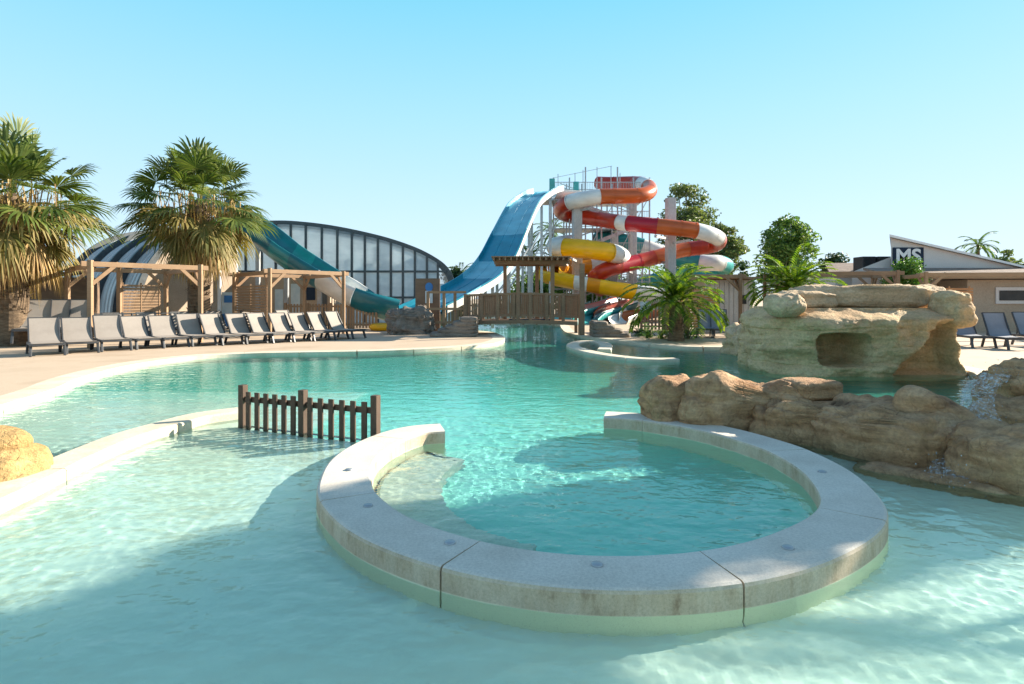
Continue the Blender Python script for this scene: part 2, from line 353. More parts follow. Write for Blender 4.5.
pool = [V(-6, -5), V(0, -5.6), V(6, -5), V(9, -2), V(10.5, 2), V(10.6, 6), V(9.9, 9), V(9.5, 11.2), V(10.1, 12.5), V(10.3, 14.5), V(9.8, 16.5), V(8.6, 18.4), V(7.3, 19.4), V(5.8, 19.5), V(4.7, 21.0), V(4.0, 22.8), V(3.4, 24.4), V(2.9, 27), V(3, 31), V(3, 36), V(0, 38), V(-5, 38), V(-7, 35), V(-6, 31), V(-3.2, 29.5), V(-1.5, 27.5), V(-1.0, 25.5), V(-.75, 23.6)]+ledge[::-1]+[V(-7.75, 8), V(-7.6, 6), V(-7.7, 3.5), V(-7.8, 0), V(-7.4, -3)]
pool = [Vector((p[0], p[1], 0)) for p in pool]
poolS = smooth_path(catmull(pool+[pool[0]], 6), 2)[:-1]

bm = bmesh.new()
Z = .12; S = 900
inner = [bm.verts.new((p.x, p.y, Z)) for p in poolS]
mid = [bm.verts.new(q) for q in ((-60, -40, Z), (60, -40, Z), (60, 110, Z), (-60, 110, Z))]
ed = [bm.edges.new((inner[i], inner[(i+1) % len(inner)])) for i in range(len(inner))]+[bm.edges.new((mid[i], mid[(i+1) % 4])) for i in range(4)]
bmesh.ops.triangle_fill(bm, edges=ed, use_beauty=True)
far = [bm.verts.new(q) for q in ((-S, -S, Z), (S, -S, Z), (S, S, Z), (-S, S, Z))]
for i in range(4): bm.faces.new((mid[i], mid[(i+1) % 4], far[(i+1) % 4], far[i]))
low = [bm.verts.new((p.x, p.y, -1.7)) for p in poolS]
for i in range(len(inner)):
    j = (i+1) % len(inner); bm.faces.new((inner[i], inner[j], low[j], low[i]))
bmesh.ops.recalc_face_normals(bm, faces=bm.faces)
me = bpy.data.meshes.new('ground'); bm.to_mesh(me); bm.free(); me.materials.append(M['deck'])
if me.polygons[0].normal.z < 0: me.flip_normals()
gr = bpy.data.objects.new('ground', me); COL.objects.link(gr); setting(gr)

# coping strip round the pool, laid in slabs
def strip(path, w_in, w_out, z0, z1, name, mat, lab=None, gap=.012, seg=1.6):
    mb = MB(); path = resample(path, .12); n = int(seg/.12); i = 0
    while i < len(path)-2:
        p = path[i:i+n+1]
        if len(p) > 1:
            if len(p) > 2: p = [p[0].lerp(p[1], gap/.12)]+p[1:]
            mb.sweep([Vector((q.x, q.y, 0)) for q in p], [(-w_out, z0), (w_in, z0), (w_in, z1-.02), (w_in-.02, z1), (-w_out+.01, z1), (-w_out, z1-.005)])
        i += n
    return mb.build(name, mat)
cp = strip([Vector((p.x, p.y, 0)) for p in poolS]+[poolS[0]], .03, .47, -.35, .127, 'pool_coping', M['coping']); setting(cp)

# pool floor: shallow apron in front, deeper basin beyond and inside the ring
shallow = [(p.x, p.y) for p in lowO]+[(fenceA.x, fenceA.y), (fenceB.x, fenceB.y)]+[(p.x, p.y) for p in ringC]+[(2.2, 7.4), (3.1, 7.1), (4.2, 6.4), (6, 6.5), (11, 5), (11, -7), (-9, -7), (-9, 4)]
ringpoly = [(p.x, p.y) for p in ringC]
def floor_z(x, y):
    if inside(shallow, x, y): return -.125-.05*sstep(6.5, 2.6, y)-.05*sstep(1, 4, x)
    if inside(ringpoly, x, y): return -.50
    if x < -2.6 and y < 11: return -.27-.2*sstep(8.5, 11.5, y)
    return -.55-.5*sstep(8.0, 14, y)-.4*sstep(1.5, 5, x)
mb = MB(); nx, ny = 210, 300; x0, x1, y0, y1 = -10.5, 12, -6, 38.5
ys = []
y = y0
while y < y1: ys.append(y); y += .07 if 2 < y < 9 else .22
xs = []; x = x0
while x < x1: xs.append(x); x += .09 if -5 < x < 5 else .25
mb.add([(x, y, floor_z(x, y)) for y in ys for x in xs], [(j*len(xs)+i, j*len(xs)+i+1, (j+1)*len(xs)+i+1, (j+1)*len(xs)+i) for j in range(len(ys)-1) for i in range(len(xs)-1)])
setting(mb.build('pool_floor', M['floor'], smooth=True, fixn=False))
def wave(x, y):
    k = sstep(11, 7.5, y)*sstep(1.5, 2.4, y); ch = 1+.9*sstep(2.0, 4.0, x)
    z = .0045*noise.noise(Vector((x*2.2, y*3.0, 0)))+.005*noise.noise(Vector((x*.7, y*.9, 9)))
    if k > 0: z += k*(.0026*noise.noise(Vector((x*6.5, y*8.0, 3)))+.00165*noise.noise(Vector((x*15, y*16, 6))))
    return z*ch*(.4+.6*sstep(16, 8, y))
wx = [-11]
while wx[-1] < 12.2: wx.append(wx[-1]+(.024 if -5.2 < wx[-1] < 4.6 else .12))
wy = [-6.2]
while wy[-1] < 38.6: wy.append(wy[-1]+(.02 if 2.3 < wy[-1] < 7.5 else .05 if 1.5 < wy[-1] < 12 else .2))
mb = MB(); mb.v = [Vector((x, y, wave(x, y))) for y in wy for x in wx]; mb.f = [(j*len(wx)+i, j*len(wx)+i+1, (j+1)*len(wx)+i+1, (j+1)*len(wx)+i) for j in range(len(wy)-1) for i in range(len(wx)-1)]; mb.m = [0]*len(mb.f)
wt = mb.build('water', M['water'], smooth=True, fixn=False); setting(wt); wt.location.z = .03

# ring wall of cast blocks with flush lights
ring = thing('ring_wall', 'curved low pool wall of cast concrete blocks forming an open ring', 'pool wall', (ringC[0].x, ringC[0].y, 0))
def nearest(path, p): return min(range(len(path)), key=lambda i: (path[i]-p).length)
joints = [0]+[nearest(ringO, G(x, y, .17)) for x, y in ((370, 436), (320, 501), (441, 567), (741, 583), (888, 521), (807, 449), (655, 415))]+[len(ringO)-1]
wall_prof = lambda w, zt, zb, r=.025: [(-w/2, zb), (w/2, zb), (w/2, zt-r), (w/2-r*.3, zt-r*.3), (w/2-r, zt), (-w/2+r, zt), (-w/2+r*.3, zt-r*.3), (-w/2, zt-r)]
for a, b in zip(joints, joints[1:]):
    p = [Vector((q.x, q.y, 0)) for q in ringC[a:b+1]]
    p[0] = p[0].lerp(p[1], .12); p[-1] = p[-1].lerp(p[-2], .12)
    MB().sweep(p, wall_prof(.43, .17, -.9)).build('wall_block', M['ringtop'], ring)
for x, y in ((349, 470), (368, 506), (450, 543), (597, 565), (788, 548), (822, 472)):
    q = G(x, y, .17); MB().lathe((q.x, q.y, .165), [(.035, 0), (.035, .012), (.028, .017), (.001, .017)], 16).build('flush_light', M['steel'], ring, smooth=True)
bench = [Vector((q.x, q.y, 0)) for q in offset(ringO, .74)]
k0, k1 = nearest(ringO, G(440, 423, .17)), nearest(ringO, G(470, 572, .17))
MB().sweep(bench[k0+11:k1], [(-.28, -1.0), (.28, -1.0), (.28, -.24), (.25, -.21), (-.28, -.21)]).build('submerged_bench', M['coping'], ring)
q = G(583, 515, -.4); q.z = -.62
tag(MB().lathe((q.x*1.0, q.y, -.63), [(.12, 0), (.12, .03), (.1, .045), (.001, .045)], 24).build('floor_drain', M['steel'], smooth=True, loc=(q.x, q.y, -.62)), 'round steel drain cover on the pool floor inside the ring wall', 'drain')

# left low wall
lw = thing('low_wall', 'pale stone low wall running from the yellow rock to the picket fence', 'pool wall', (lowO[-1].x, lowO[-1].y, 0))
lc = offset(lowO, -.18); jl = [0, nearest(lowO, G(20, 470, .14)), nearest(lowO, G(151, 423, .14)), len(lowO)-1]
for a, b in zip(jl, jl[1:]):
    p = [Vector((q.x, q.y, 0)) for q in lc[a:b+1]]; p[0] = p[0].lerp(p[1], .15); p[-1] = p[-1].lerp(p[-2], .15)
    MB().sweep(p, wall_prof(.36, .14, -.7)).build('wall_block', M['coping'], lw)

# picket fence standing in the water
pf = thing('picket_fence', 'dark brown timber picket fence standing in the shallow water', 'fence', (fenceM.x, fenceM.y, 0))
fd = (fenceB-fenceA); fl = fd.length; fd.normalize(); fn = V(-fd.y, fd.x, 0)
for q in (fenceA, fenceM, fenceB): 
    mb = MB(); mb.box((q.x, q.y, .07), (.085, .085, .96), math.atan2(fd.y, fd.x)); mb.build('post', M['wooddark'], pf, bev=.006)
for zz in (-.02, .37):
    MB().bar(fenceA+V(0, 0, zz), fenceB+V(0, 0, zz), .03, .07).build('rail', M['wooddark'], pf, bev=.004)
for a, b in ((fenceA, fenceM), (fenceM, fenceB)):
    for k in range(6):
        q = a.lerp(b, (k+.85)/6.7)-fn*.03
        MB().bar(q+V(0, 0, -.16), q+V(0, 0, .47), .072, .024, up=tuple(fn)).build('picket', M['wooddark'], pf, bev=.004)

# island wall in the middle distance
isl = [G(x, y, .1) for x, y in ((604, 349.5), (606, 345), (600, 341.8), (586, 341), (575, 343), (573, 346), (582, 349.5), (600, 353.5), (625, 357), (650, 358.8), (676, 358.6))]
isl = smooth_path(resample(catmull([Vector((p.x, p.y, 0)) for p in isl], 8), .1), 3)
iw = thing('hooked_wall', 'low pale wall curling like a hook in the middle of the pool', 'pool wall', (isl[-1].x, isl[-1].y, 0))
for a, b in zip(range(0, len(isl)-5, 26), list(range(26, len(isl)-5, 26))+[len(isl)-1]):
    p = isl[a:b+1]; p = [p[0].lerp(p[1], .1)]+p[1:]
    MB().sweep(p, wall_prof(.42, .11, -1.3)).build('wall_block', M['coping'], iw)

# ------------------------------------------------------------------ rocks
def rock_mesh(c, d, seed=0, rz=0, ex=.5, amp=.15, sub=6, tilt=0, fr=1.5, strata=.03):
    bm = bmesh.new(); bmesh.ops.create_icosphere(bm, subdivisions=sub, radius=1)
    m = Matrix.Rotation(rz, 3, 'Z')@Matrix.Rotation(tilt, 3, 'Y'); c = Vector(c)
    sm = min(d)
    for v in bm.verts:
        n = v.co.copy()
        q = Vector([math.copysign(abs(a)**ex, a) for a in n]); q = q/max(.001, max(1, q.length/1.35))
        q = Vector((q.x*d[0]/2, q.y*d[1]/2, q.z*d[2]/2))
        wv = m@q+c
        k = noise.fractal(wv*fr+Vector((seed*3.1, seed*1.7, seed)), .9, 2.1, 6)*amp
        k += (abs(noise.noise(wv*fr*.8+Vector((seed, 7, 1))))-.25)*amp*1.1
        k += (abs(noise.noise(wv*fr*2.3+Vector((seed, 2, 4))))-.22)*amp*.55+(abs(noise.noise(wv*fr*6+Vector((seed, 5, 4))))-.22)*amp*.16
        vd = noise.voronoi(wv*fr*1.5+Vector((seed*1.3+.4*noise.noise(wv*2), seed, .4*noise.noise(wv*2.2+Vector((9, 0, 0))))))[0]
        k += amp*1.9*(min(.20, vd[1]-vd[0])-.15)+amp*.22*(noise.ridged_multi_fractal(wv*fr*1.3+Vector((seed, 0, seed)), 1.0, 2.1, 6, 1.0, 2.0)-1.1)
        st = math.sin(wv.z*22+3*noise.noise(wv*1.2))*strata*.5
        nn = m@Vector((n.x/d[0], n.y/d[1], n.z/d[2])).normalized()
        v.co = wv+nn*(k*min(1.4, sm)+st*Vector((nn.x, nn.y, 0)).length)
    mb = MB(); bm.verts.index_update(); mb.v = [v.co.copy() for v in bm.verts]; mb.f = [[v.index for v in f.verts] for f in bm.faces]; mb.m = [0]*len(mb.f); bm.free()
    return mb
def rock(name, label, c, d, seed, rz=0, mat='rock', group=None, cat='rock', **k):
    o = rock_mesh(c, d, seed, rz, **k).build(name, M[mat], smooth=True, loc=(c[0], c[1], 0), fixn=False)
    return tag(o, label, cat, group)
g1 = 'sandstone boulders of the rock wall'
rock('boulder', 'upright square boulder ending the rock wall, sitting across the ring wall', (2.03, 7.6, .12), (.74, .6, .98), 3, .2, group=g1, ex=.36)
rock('boulder', 'long rough boulder next right of the square one, its ridge highest', (2.88, 7.45, .10), (1.5, .75, 1.05), 8, -.12, group=g1, ex=.38)
rock('cap_stone', 'flat rounded cap stone resting on top of the rock wall', (3.66, 7.35, .56), (.62, .6, .26), 5, .1, group=g1, amp=.08)
rock('boulder', 'low wall boulder in the middle of the run, below the flat cap stone', (3.55, 6.95, .06), (1.4, .85, .88), 12, -.55, group=g1, ex=.36)
rock('boulder', 'wide boulder of the rock wall with a wet dark top, left of the tilted slab', (4.05, 6.35, .06), (1.5, .95, .88), 15, -.85, group=g1, ex=.38)
rock('tilted_slab', 'smooth tilted slab leaning beside the cascade', (4.42, 6.2, .42), (.85, .5, .42), 21, -.5, group=g1, tilt=.5, amp=.07)
rock('boulder', 'big round boulder washed by the cascade at the right edge', (4.55, 5.35, .10), (.95, .95, .85), 27, .3, group=g1, ex=.6, amp=.1)
rock('ledge_stone', 'low wet ledge at the foot of the rock wall under the round boulder', (4.05, 5.45, -.12), (1.7, .6, .38), 31, -.75, group=g1, amp=.12)
rock('boulder', 'tall boulder above the cascade at the right edge', (6.15, 7.1, .35), (1.0, 1.0, 1.1), 33, .4, group=g1)
rock('boulder', 'dark boulder with water pouring past, below the tall one', (5.45, 6.6, .2), (.7, .6, .8), 35, .8, group=g1)
g2 = 'boulders of the unseen mound added to shade the pool'  # boulders added out of view, sized to throw shade over the pool
for i, (c, d) in enumerate((((9.9, 7.95, 1.4), (2.0, 1.1, 5.8)), ((10.2, 9.25, 1.5), (2.2, 1.5, 8.2)), ((8.6, 7.1, .6), (2.0, 1.6, 2.6)), ((7.1, 5.7, .4), (1.5, 1.3, 1.7)))):
    rock('shade_boulder', ['second highest', 'highest', 'middling', 'lowest'][i]+' boulder of the unseen mound added for its shade', c, d, 40+i, .2*i, group=g2, ex=.5)
rock('yellow_boulder', 'rounded yellow sandstone boulder at the left end of the low wall', (-4.75, 5.3, .0), (1.15, .95, .74), 52, .2, 'rocky', ex=.7, amp=.10)
rock('yellow_boulder', 'smaller yellow sandstone cap on the boulder by the low wall', (-4.72, 5.35, .33), (.7, .6, .34), 53, .5, 'rocky', ex=.7, amp=.08)

# grotto: big artificial rock with two recesses and a ledge on top
gro = thing('rock_grotto', 'big artificial sandstone rock in the pool with a hollow in its front', 'rock', (7.4, 14, 0))
def grotto_body():
    mb = MB(); NU, NV = 420, 150
    fp = catmull([V(5.5, 13.9, 0), V(5.7, 12.95, 0), V(6.5, 12.55, 0), V(7.6, 12.5, 0), V(8.9, 12.45, 0), V(9.55, 12.7, 0), V(9.75, 13.6, 0), V(9.5, 15.3, 0), V(8.6, 16.6, 0), V(7.2, 17.0, 0), V(6.4, 16.6, 0), V(5.8, 15.3, 0), V(5.5, 13.9, 0)], 24)
    per = [0]
    for a, b in zip(fp, fp[1:]): per.append(per[-1]+(b-a).length)
    cen = V(7.4, 14.4, 0); vs = []
    def at(u):
        t = u*per[-1]
        for i in range(len(per)-1):
            if per[i+1] >= t: return fp[i].lerp(fp[i+1], (t-per[i])/max(1e-6, per[i+1]-per[i]))
        return fp[-1]
    for v in range(NV+1):
        h = v/NV; z = -.6+h*2.05
        for u in range(NU):
            p = at(u/NU); d = (p-cen); d.normalize()
            q = p.copy(); q.z = z
            front = sstep(-.3, -.85, d.y)
            px = 512+F*q.x/q.y; py = YH+F*(H-z)/q.y
            sc_ = 1.0-.05*sstep(.5, 1, h)-.16*sstep(.88, 1.0, h)
            q = Vector((cen.x+(q.x-cen.x)*sc_, cen.y+(q.y-cen.y)*sc_, z))
            k = noise.fractal(Vector((q.x*1.3, q.y*1.3, q.z*1.9)), .9, 2.1, 6)*.13
            vd = noise.voronoi(Vector((q.x*1.0+.3*noise.noise(q*1.5), q.y*1.0, q.z*1.9+.2*noise.noise(q*1.2))))[0]
            k += .10*(min(.16, vd[1]-vd[0])-.12)+.03*(noise.ridged_multi_fractal(q*1.6, 1.0, 2.1, 5, 1.0, 2.0)-1.1)
            for zl, ph in ((.28, 0), (.62, 3), (.98, 6)): k -= .028*math.exp(-((z-zl+.10*noise.noise(Vector((q.x*1.1, q.y, ph))))/.02)**2)
            k += .03*math.sin(z*13+2*noise.noise(q*.9))
            lip = front*sstep(.62, .72, h)*(1-sstep(.88, 1.0, h))*.16*sstep(790, 810, px)*(1-sstep(890, 925, px))
            x = q.x; tx = q.x+.25*noise.noise(Vector((q.z*2, q.x, 3)))*.3
            n1 = 1-sstep(.7, 1.1, abs((tx-6.98)/.52)**5+abs((z-.58)/.36)**5+.35*noise.noise(Vector((tx*3, z*3, 4))))
            le = 8.15+.55*(1.2-z) if False else lerp(9.0, 8.05, sstep(1.1, .1, z))
            n2 = sstep(le-.12, le+.1, x)*(1-sstep(9.25, 9.6, x))*(1-sstep(.95, 1.25, z))*sstep(-.1, .15, z)
            off = d*(k+lip)+V(0, 1, 0)*front*(n1*1.0+n2*.8)
            vs.append(q+off)
    fs = [(v*NU+u, v*NU+(u+1) % NU, (v+1)*NU+(u+1) % NU, (v+1)*NU+u) for v in range(NV) for u in range(NU)]
    fs.append(tuple(NV*NU+u for u in range(NU)))
    mb.add(vs, fs); return mb
grotto_body().build('body', M['grotto'], gro, smooth=True, fixn=False)
lp = smooth_path(resample(catmull([P(780, 301, 13.2), P(800, 297, 13.6), P(830, 296, 14.0), P(870, 295, 14.1), P(905, 295, 13.8), P(930, 298, 13.3), P(946, 303, 12.9)], 8), .06), 4)
def lumpy(path, r, seed, amp=.22, flat=.8):
    mb = MB(); n = 28; vs = []; L = len(path)
    for i, p in enumerate(path):
        t = (path[min(i+1, L-1)]-path[max(i-1, 0)]).normalized(); sdv = t.cross(V(0, 0, 1)).normalized(); u = sdv.cross(t)
        e = i/(L-1); cap = math.sqrt(max(.0, 1-max(0, (abs(e-.5)-.42)/.08)**2))+.02
        for j in range(n):
            a = 2*PI*j/n; q = p+sdv*math.cos(a)*r*cap+u*math.sin(a)*r*flat*cap
            k = noise.fractal(q*1.9+V(seed, 0, 0), .9, 2.1, 5)*amp*r*1.6
            vs.append(q+(q-p).normalized()*k)
    fs = [(i*n+j, i*n+(j+1) % n, (i+1)*n+(j+1) % n, (i+1)*n+j) for i in range(L-1) for j in range(n)]
    fs += [tuple(range(n-1, -1, -1)), tuple((L-1)*n+j for j in range(n))]
    return mb.add(vs, fs)
rock_mesh(P(866, 296.5, 13.9), (3.35, .9, .50), 62, -.03, .32, .13, 6, strata=.02).build('ledge_slab', M['grottotop'], gro, smooth=True, fixn=False)
rock_mesh(P(806, 300, 13.6), (1.2, .8, .42), 65, .1, .4, .12).build('ledge_slab', M['grottotop'], gro, smooth=True, fixn=False)
rock_mesh(P(783, 305, 12.9), (.75, .8, .52), 61, .3, .7, .1).build('corner_stone', M['grottotop'], gro, smooth=True, fixn=False)
rock_mesh(P(951, 309, 13.0), (.5, .9, .75), 63, .1, .6, .12).build('corner_stone', M['grotto'], gro, smooth=True, fixn=False)
rock('boulder', 'small rounded boulder leaning on the left flank of the big artificial rock', (6.85, 17.6, .3), (1.1, 1.2, 1.15), 66, .2, mat='grottotop', ex=.65)

# cascade
def cascade(label, pts, wd, seed):
    mb = MB(); rr = random.Random(seed); path = resample(catmull(pts, 8), .035); n = 14; vs = []
    for i, p in enumerate(path):
        t = (path[min(i+1, len(path)-1)]-path[max(i-1, 0)]).normalized(); sdv = t.cross(V(0, 0, 1)).normalized()
        for j in range(n+1):
            e = j/n-.5; q = p+sdv*wd*(e+.06*noise.noise(p*3+V(seed, j, 0)))
            vs.append(q+V(0, 0, .05*noise.noise(q*9+V(0, 0, seed))-.10*e*e))
    mb.add(vs, [(i*(n+1)+j, i*(n+1)+j+1, (i+1)*(n+1)+j+1, (i+1)*(n+1)+j) for i in range(len(path)-1) for j in range(n)])
    for k in range(260):            # droplets
        p = rr.choice(path)+V(rr.gauss(0, wd*.35), rr.gauss(0, wd*.3), abs(rr.gauss(0, .07)))
        r = rr.uniform(.003, .010); mb.add([p+V(r, 0, 0), p+V(-r, 0, 0), p+V(0, r, 0), p+V(0, -r, 0), p+V(0, 0, r*1.4), p+V(0, 0, -r)], [(0, 2, 4), (2, 1, 4), (1, 3, 4), (3, 0, 4), (2, 0, 5), (1, 2, 5), (3, 1, 5), (0, 3, 5)])
    return tag(mb.build('cascade', M['foam'], smooth=True, loc=(pts[-1].x, pts[-1].y, 0)), label, 'waterfall')
cascade('white water pouring down between the tilted slab and the tall boulder', [V(5.65, 7.0, .80), V(5.3, 6.72, .74), V(5.0, 6.45, .66), V(4.82, 6.2, .55), V(4.72, 5.98, .46), V(4.62, 5.8, .40)], .30, 3)
cascade('thin white water running over the wet ledge below the tilted slab', [V(4.55, 5.85, .36), V(4.30, 5.66, .24), V(4.06, 5.46, .12), V(3.85, 5.25, .02)], .42, 9)

# ------------------------------------------------------------------ sun loungers
def make_lounger(fab, loc, rz, label, group):
    t = thing('sun_lounger', label, 'sun lounger', (0, 0, 0), group)
    # local +X points to the foot end
    mb = MB()
    for s in (-1, 1):
        mb.bar((-.35, s*.31, .33), (1.0, s*.31, .33), .05, .07)
    for x in (-.33, .3, .98): mb.bar((x, -.31, .325), (x, .31, .325), .05, .055)
    mb.build('frame', M['frame'], t, bev=.008)
    for x, dx in ((.90, .10), (-.22, -.12)):
        for s in (-1, 1):
            MB().bar((x, s*.315, .31), (x+dx, s*.325, 0), .055, .07, up=(1, 0, 0)).build('leg', M['frame'], t, bev=.008)
    mb = MB(); n = 9
    mb.sweep([V(lerp(0, 1.0, k/n), 0, .375-.03*math.sin(PI*k/n)) for k in range(n+1)], [(-.28, -.006), (.28, -.006), (.28, .006), (-.28, .006)])
    mb.build('seat', fab, t, smooth=False)
    A = R(62); L = .80; mb = MB()
    bp = [V(-math.cos(A)*L*k/n, 0, .375+math.sin(A)*L*k/n)+V(-math.sin(A), 0, -math.cos(A))*(.035*math.sin(PI*k/n)) for k in range(n+1)]
    back = mb.sweep(bp, [(-.29, -.008), (.29, -.008), (.29, .008), (-.29, .008)], up=V(1, 0, 0)).build('backrest', fab, t)
    mb = MB(); q = bp[-1]
    for s in (-1, 1): mb.bar(V(0, s*.305, .36), V(q.x, s*.305, q.z), .03, .045, up=(1, 0, 0))
    mb.bar(V(q.x, -.30, q.z), V(q.x, .30, q.z), .03, .03)
    mb.bar(V(-.22, -.30, .345), V(-.22, .30, .345), .03); mb.bar(V(-.30, .2, .34), V(-.26, .2, .76), .03); mb.bar(V(-.30, -.2, .34), V(-.26, -.2, .76), .03)
    mb.build('back_frame', M['frame'], back)
    t.location = loc; t.rotation_euler = (0, 0, rz); return t
ordn = ['first', 'second', 'third', 'fourth', 'fifth', 'sixth', 'seventh', 'eighth', 'ninth', 'tenth', 'eleventh', 'twelfth', 'thirteenth', 'fourteenth']
rndm = random.Random(4)
feet = [(53, 356.2), (88, 353.6), (121.5, 351.3), (153, 349.2), (181, 347.7), (208.5, 346.2), (235, 345.2), (260, 344), (283, 343), (304, 342), (324, 340.8), (342, 339.8), (360, 338.6)]
gl = 'front row of beige loungers on the left deck'
L0 = None
for i, (px, py) in enumerate(feet):
    foot = G(px-5*(1-i/12), py, Z); a = -R(lerp(47, 22, i/12.0))+R(rndm.uniform(-2, 2))
    loc = (foot.x-math.cos(a)*1.0, foot.y-math.sin(a)*1.0, Z); lab = ordn[i]+' beige lounger from the big left palm, in the front row facing the pool'
    if i == 12: lab = 'last beige lounger of the front row, nearest the yellow swim ring'
    if L0 is None: L0 = make_lounger(M['sling'], loc, a, lab, gl); L0.scale = (1, 1.13, .92)
    else: dup(L0, loc, a+R(rndm.uniform(-3, 3)), lab, (1, 1.13, rndm.uniform(.89, .95)))
gl2 = 'second row of beige loungers'
for i in range(9):
    px, py = lerp(34, 318, i/8), lerp(346, 333.5, i/8); p = G(px, py, Z); a = -R(lerp(47, 25, i/8))
    o = dup(L0, (p.x-math.cos(a)*1.5-.3, p.y+.9, Z), a+R(rndm.uniform(-4, 4)), ordn[i]+' lounger from the left in the second row, half hidden behind the front row'); o['group'] = gl2
gl3 = 'wide beige loungers under the pergola'
for i, (px, Y, n) in enumerate(((35, 19.6, 'left'), (55, 20.2, 'middle'), (74, 20.6, 'right'))):
    o = dup(L0, P(px, 298, Y).xy.to_3d()+V(0, 0, Z+.14), -R(60), n+' one of three loungers in a row by the corner post of the near pergola', (1.1, 1.25, 1.25)); o['group'] = gl3
gr_ = 'grey loungers on the right deck'
LR = None
for i, (px, Y, a, lab) in enumerate(((966, 19.5, -100, 'pale grey lounger right beside the big artificial rock'), (1000, 18.8, -100, 'blue grey lounger facing the pool, in front of the tan building'), (1030, 19.6, -98, 'grey lounger cut off by the right edge of the picture'),
                                    (706, 24.2, -110, 'grey lounger beside the feather palm, left of a pair'), (719, 24.0, -105, 'grey lounger beside the feather palm, right of a pair'))):
    p = P(px, 298, Y); loc = (p.x, p.y, Z)
    if LR is None: LR = make_lounger(M['slinggrey'], loc, R(a), lab, gr_)
    else: dup(LR, loc, R(a), lab)

# ------------------------------------------------------------------ pergolas and slat screens
def pergola(label, corners, top, mid=None, screen=(2, 3), screen_mat='wood_h', braces=True, rail=True, frac=(.08, .5), group='timber pergolas', smat=None):
    c = [Vector((p[0], p[1], Z)) for p in corners]     # FL FR RR RL
    t = thing('pergola', label, 'pergola', c[0], group); wm = M[smat or 'wood']
    for p in c: MB().bar(p, p+V(0, 0, top), .13, .13).build('post', wm, t, bev=.01)
    if mid: 
        q = c[2].lerp(c[3], .5); MB().bar(q, q+V(0, 0, top), .15, .15).build('post', wm, t, bev=.01)
    for i, (a, b) in enumerate(((0, 1), (1, 2), (2, 3), (3, 0))):
        a, b = c[a], c[b]; d = (b-a).normalized()
        zz = top-(.10 if i % 2 == 0 else .14)
        MB().bar(a-d*(.25 if i % 2 == 0 else 0)+V(0, 0, zz-.02), b+d*(.25 if i % 2 == 0 else 0)+V(0, 0, zz-.02), .08, .16).build('beam', wm, t, bev=.01)
        if braces:
            for p, e in ((a, d), (b, -d)):
                MB().bar(p+V(0, 0, top-.75)+e*.03, p+e*.75+V(0, 0, top-.06), .07, .11).build('brace', wm, t)
    a, b = c[screen[0]], c[screen[1]]; mb = MB(); d = b-a
    n = int((top*.68)/.115)
    for k in range(n):
        zz = .3+k*.115; mb.bar(a+d*frac[0]+V(0, 0, zz), a+d*frac[1]+V(0, 0, zz), .03, .082)
    for s in (frac[0]+.02, (frac[0]+frac[1])/2, frac[1]-.02): mb.bar(a+d*s+V(0, 0, .2), a+d*s+V(0, 0, .3+n*.115), .05, .03)
    mb.build('slat_screen', M[screen_mat], t)
    return t
pergola('timber pergola nearest the left palm, a slatted screen on its back', [(-13.0, 18.5), (-10.9, 21.0), (-13.9, 24.1), (-16, 21.6)], 2.72, mid=True, screen=(2, 3), frac=(.06, .49))
pergola('timber pergola in front of the green flume, a slatted screen on its left side', [(-9.45, 23.4), (-7.3, 26), (-10.2, 29.5), (-12.5, 27)], 2.72, screen=(3, 0), frac=(.04, .94))
pergola('timber pergola with a weathered beam behind the feather palm', [(7.6, 26.2), (10.05, 26.4), (10.0, 29.2), (7.5, 29.0)], 2.62, screen=(0, 1), frac=(.04, .6), smat='woodgrey', screen_mat='woodred')
pergola('timber pergola behind the big artificial rock, left of the round bush', [(12.2, 26.0), (16.2, 25.2), (17.2, 28.6), (13.0, 29.2)], 2.72, screen=(2, 3), frac=(.1, .6), smat='woodgrey')
pergola('timber pergola with a red slatted screen in front of the gabled building', [(16.9, 24.5), (23.6, 23.6), (24.4, 26.8), (17.4, 27.4)], 2.62, screen=(0, 1), frac=(.0, .26), smat='wood', screen_mat='woodred')

# ------------------------------------------------------------------ picket and rail fences far side
def rail_fence(name, label, a, b, h, mat='woodgrey', gap=.16, posts=4, group='timber fences round the slides', z0=Z):
    t = thing(name, label, 'fence', (a[0], a[1], z0), group); a = V(a[0], a[1], z0); b = V(b[0], b[1], z0); d = b-a; L = d.length; n = int(L/gap)
    for k in range(posts+1): q = a.lerp(b, k/posts); MB().bar(q, q+V(0, 0, h+.06), .11).build('post', M[mat], t)
    nn = V(-d.y, d.x, 0).normalized()
    for zz in (.22, h-.12): MB().bar(a+V(0, 0, zz), b+V(0, 0, zz), .04, .09).build('rail', M[mat], t)
    mb = MB()
    for k in range(1, n): q = a.lerp(b, k/n)-nn*.035; mb.bar(q+V(0, 0, .06), q+V(0, 0, h), .095, .022, up=tuple(nn))
    mb.build('pickets', M[mat], t); return t
rail_fence('picket_fence', 'timber picket fence behind the left loungers, under the green flume', (-11.4, 30.2), (-6.7, 29.6), 1.25, 'wood')
rail_fence('picket_fence', 'timber picket fence behind the bridge, left of the blue slide run-out', (-6.6, 33.0), (-1.2, 33.5), 1.25)
rail_fence('picket_fence', 'timber picket fence in front of the coloured slide exits', (-.9, 34.6), (2.2, 34.8), 1.2)
rail_fence('picket_fence', 'short timber picket fence with a white notice, left of the feather palm', (6.1, 28.3), (8.2, 28.0), 1.3, posts=2)
nb = MB().box((6.25, 28.1, 1.25), (.5, .04, .5)); tag(nb.build('notice', M['palepost'], loc=(6.25, 28.1, Z)), 'pale blue notice board on the short fence beside the feather palm', 'notice')

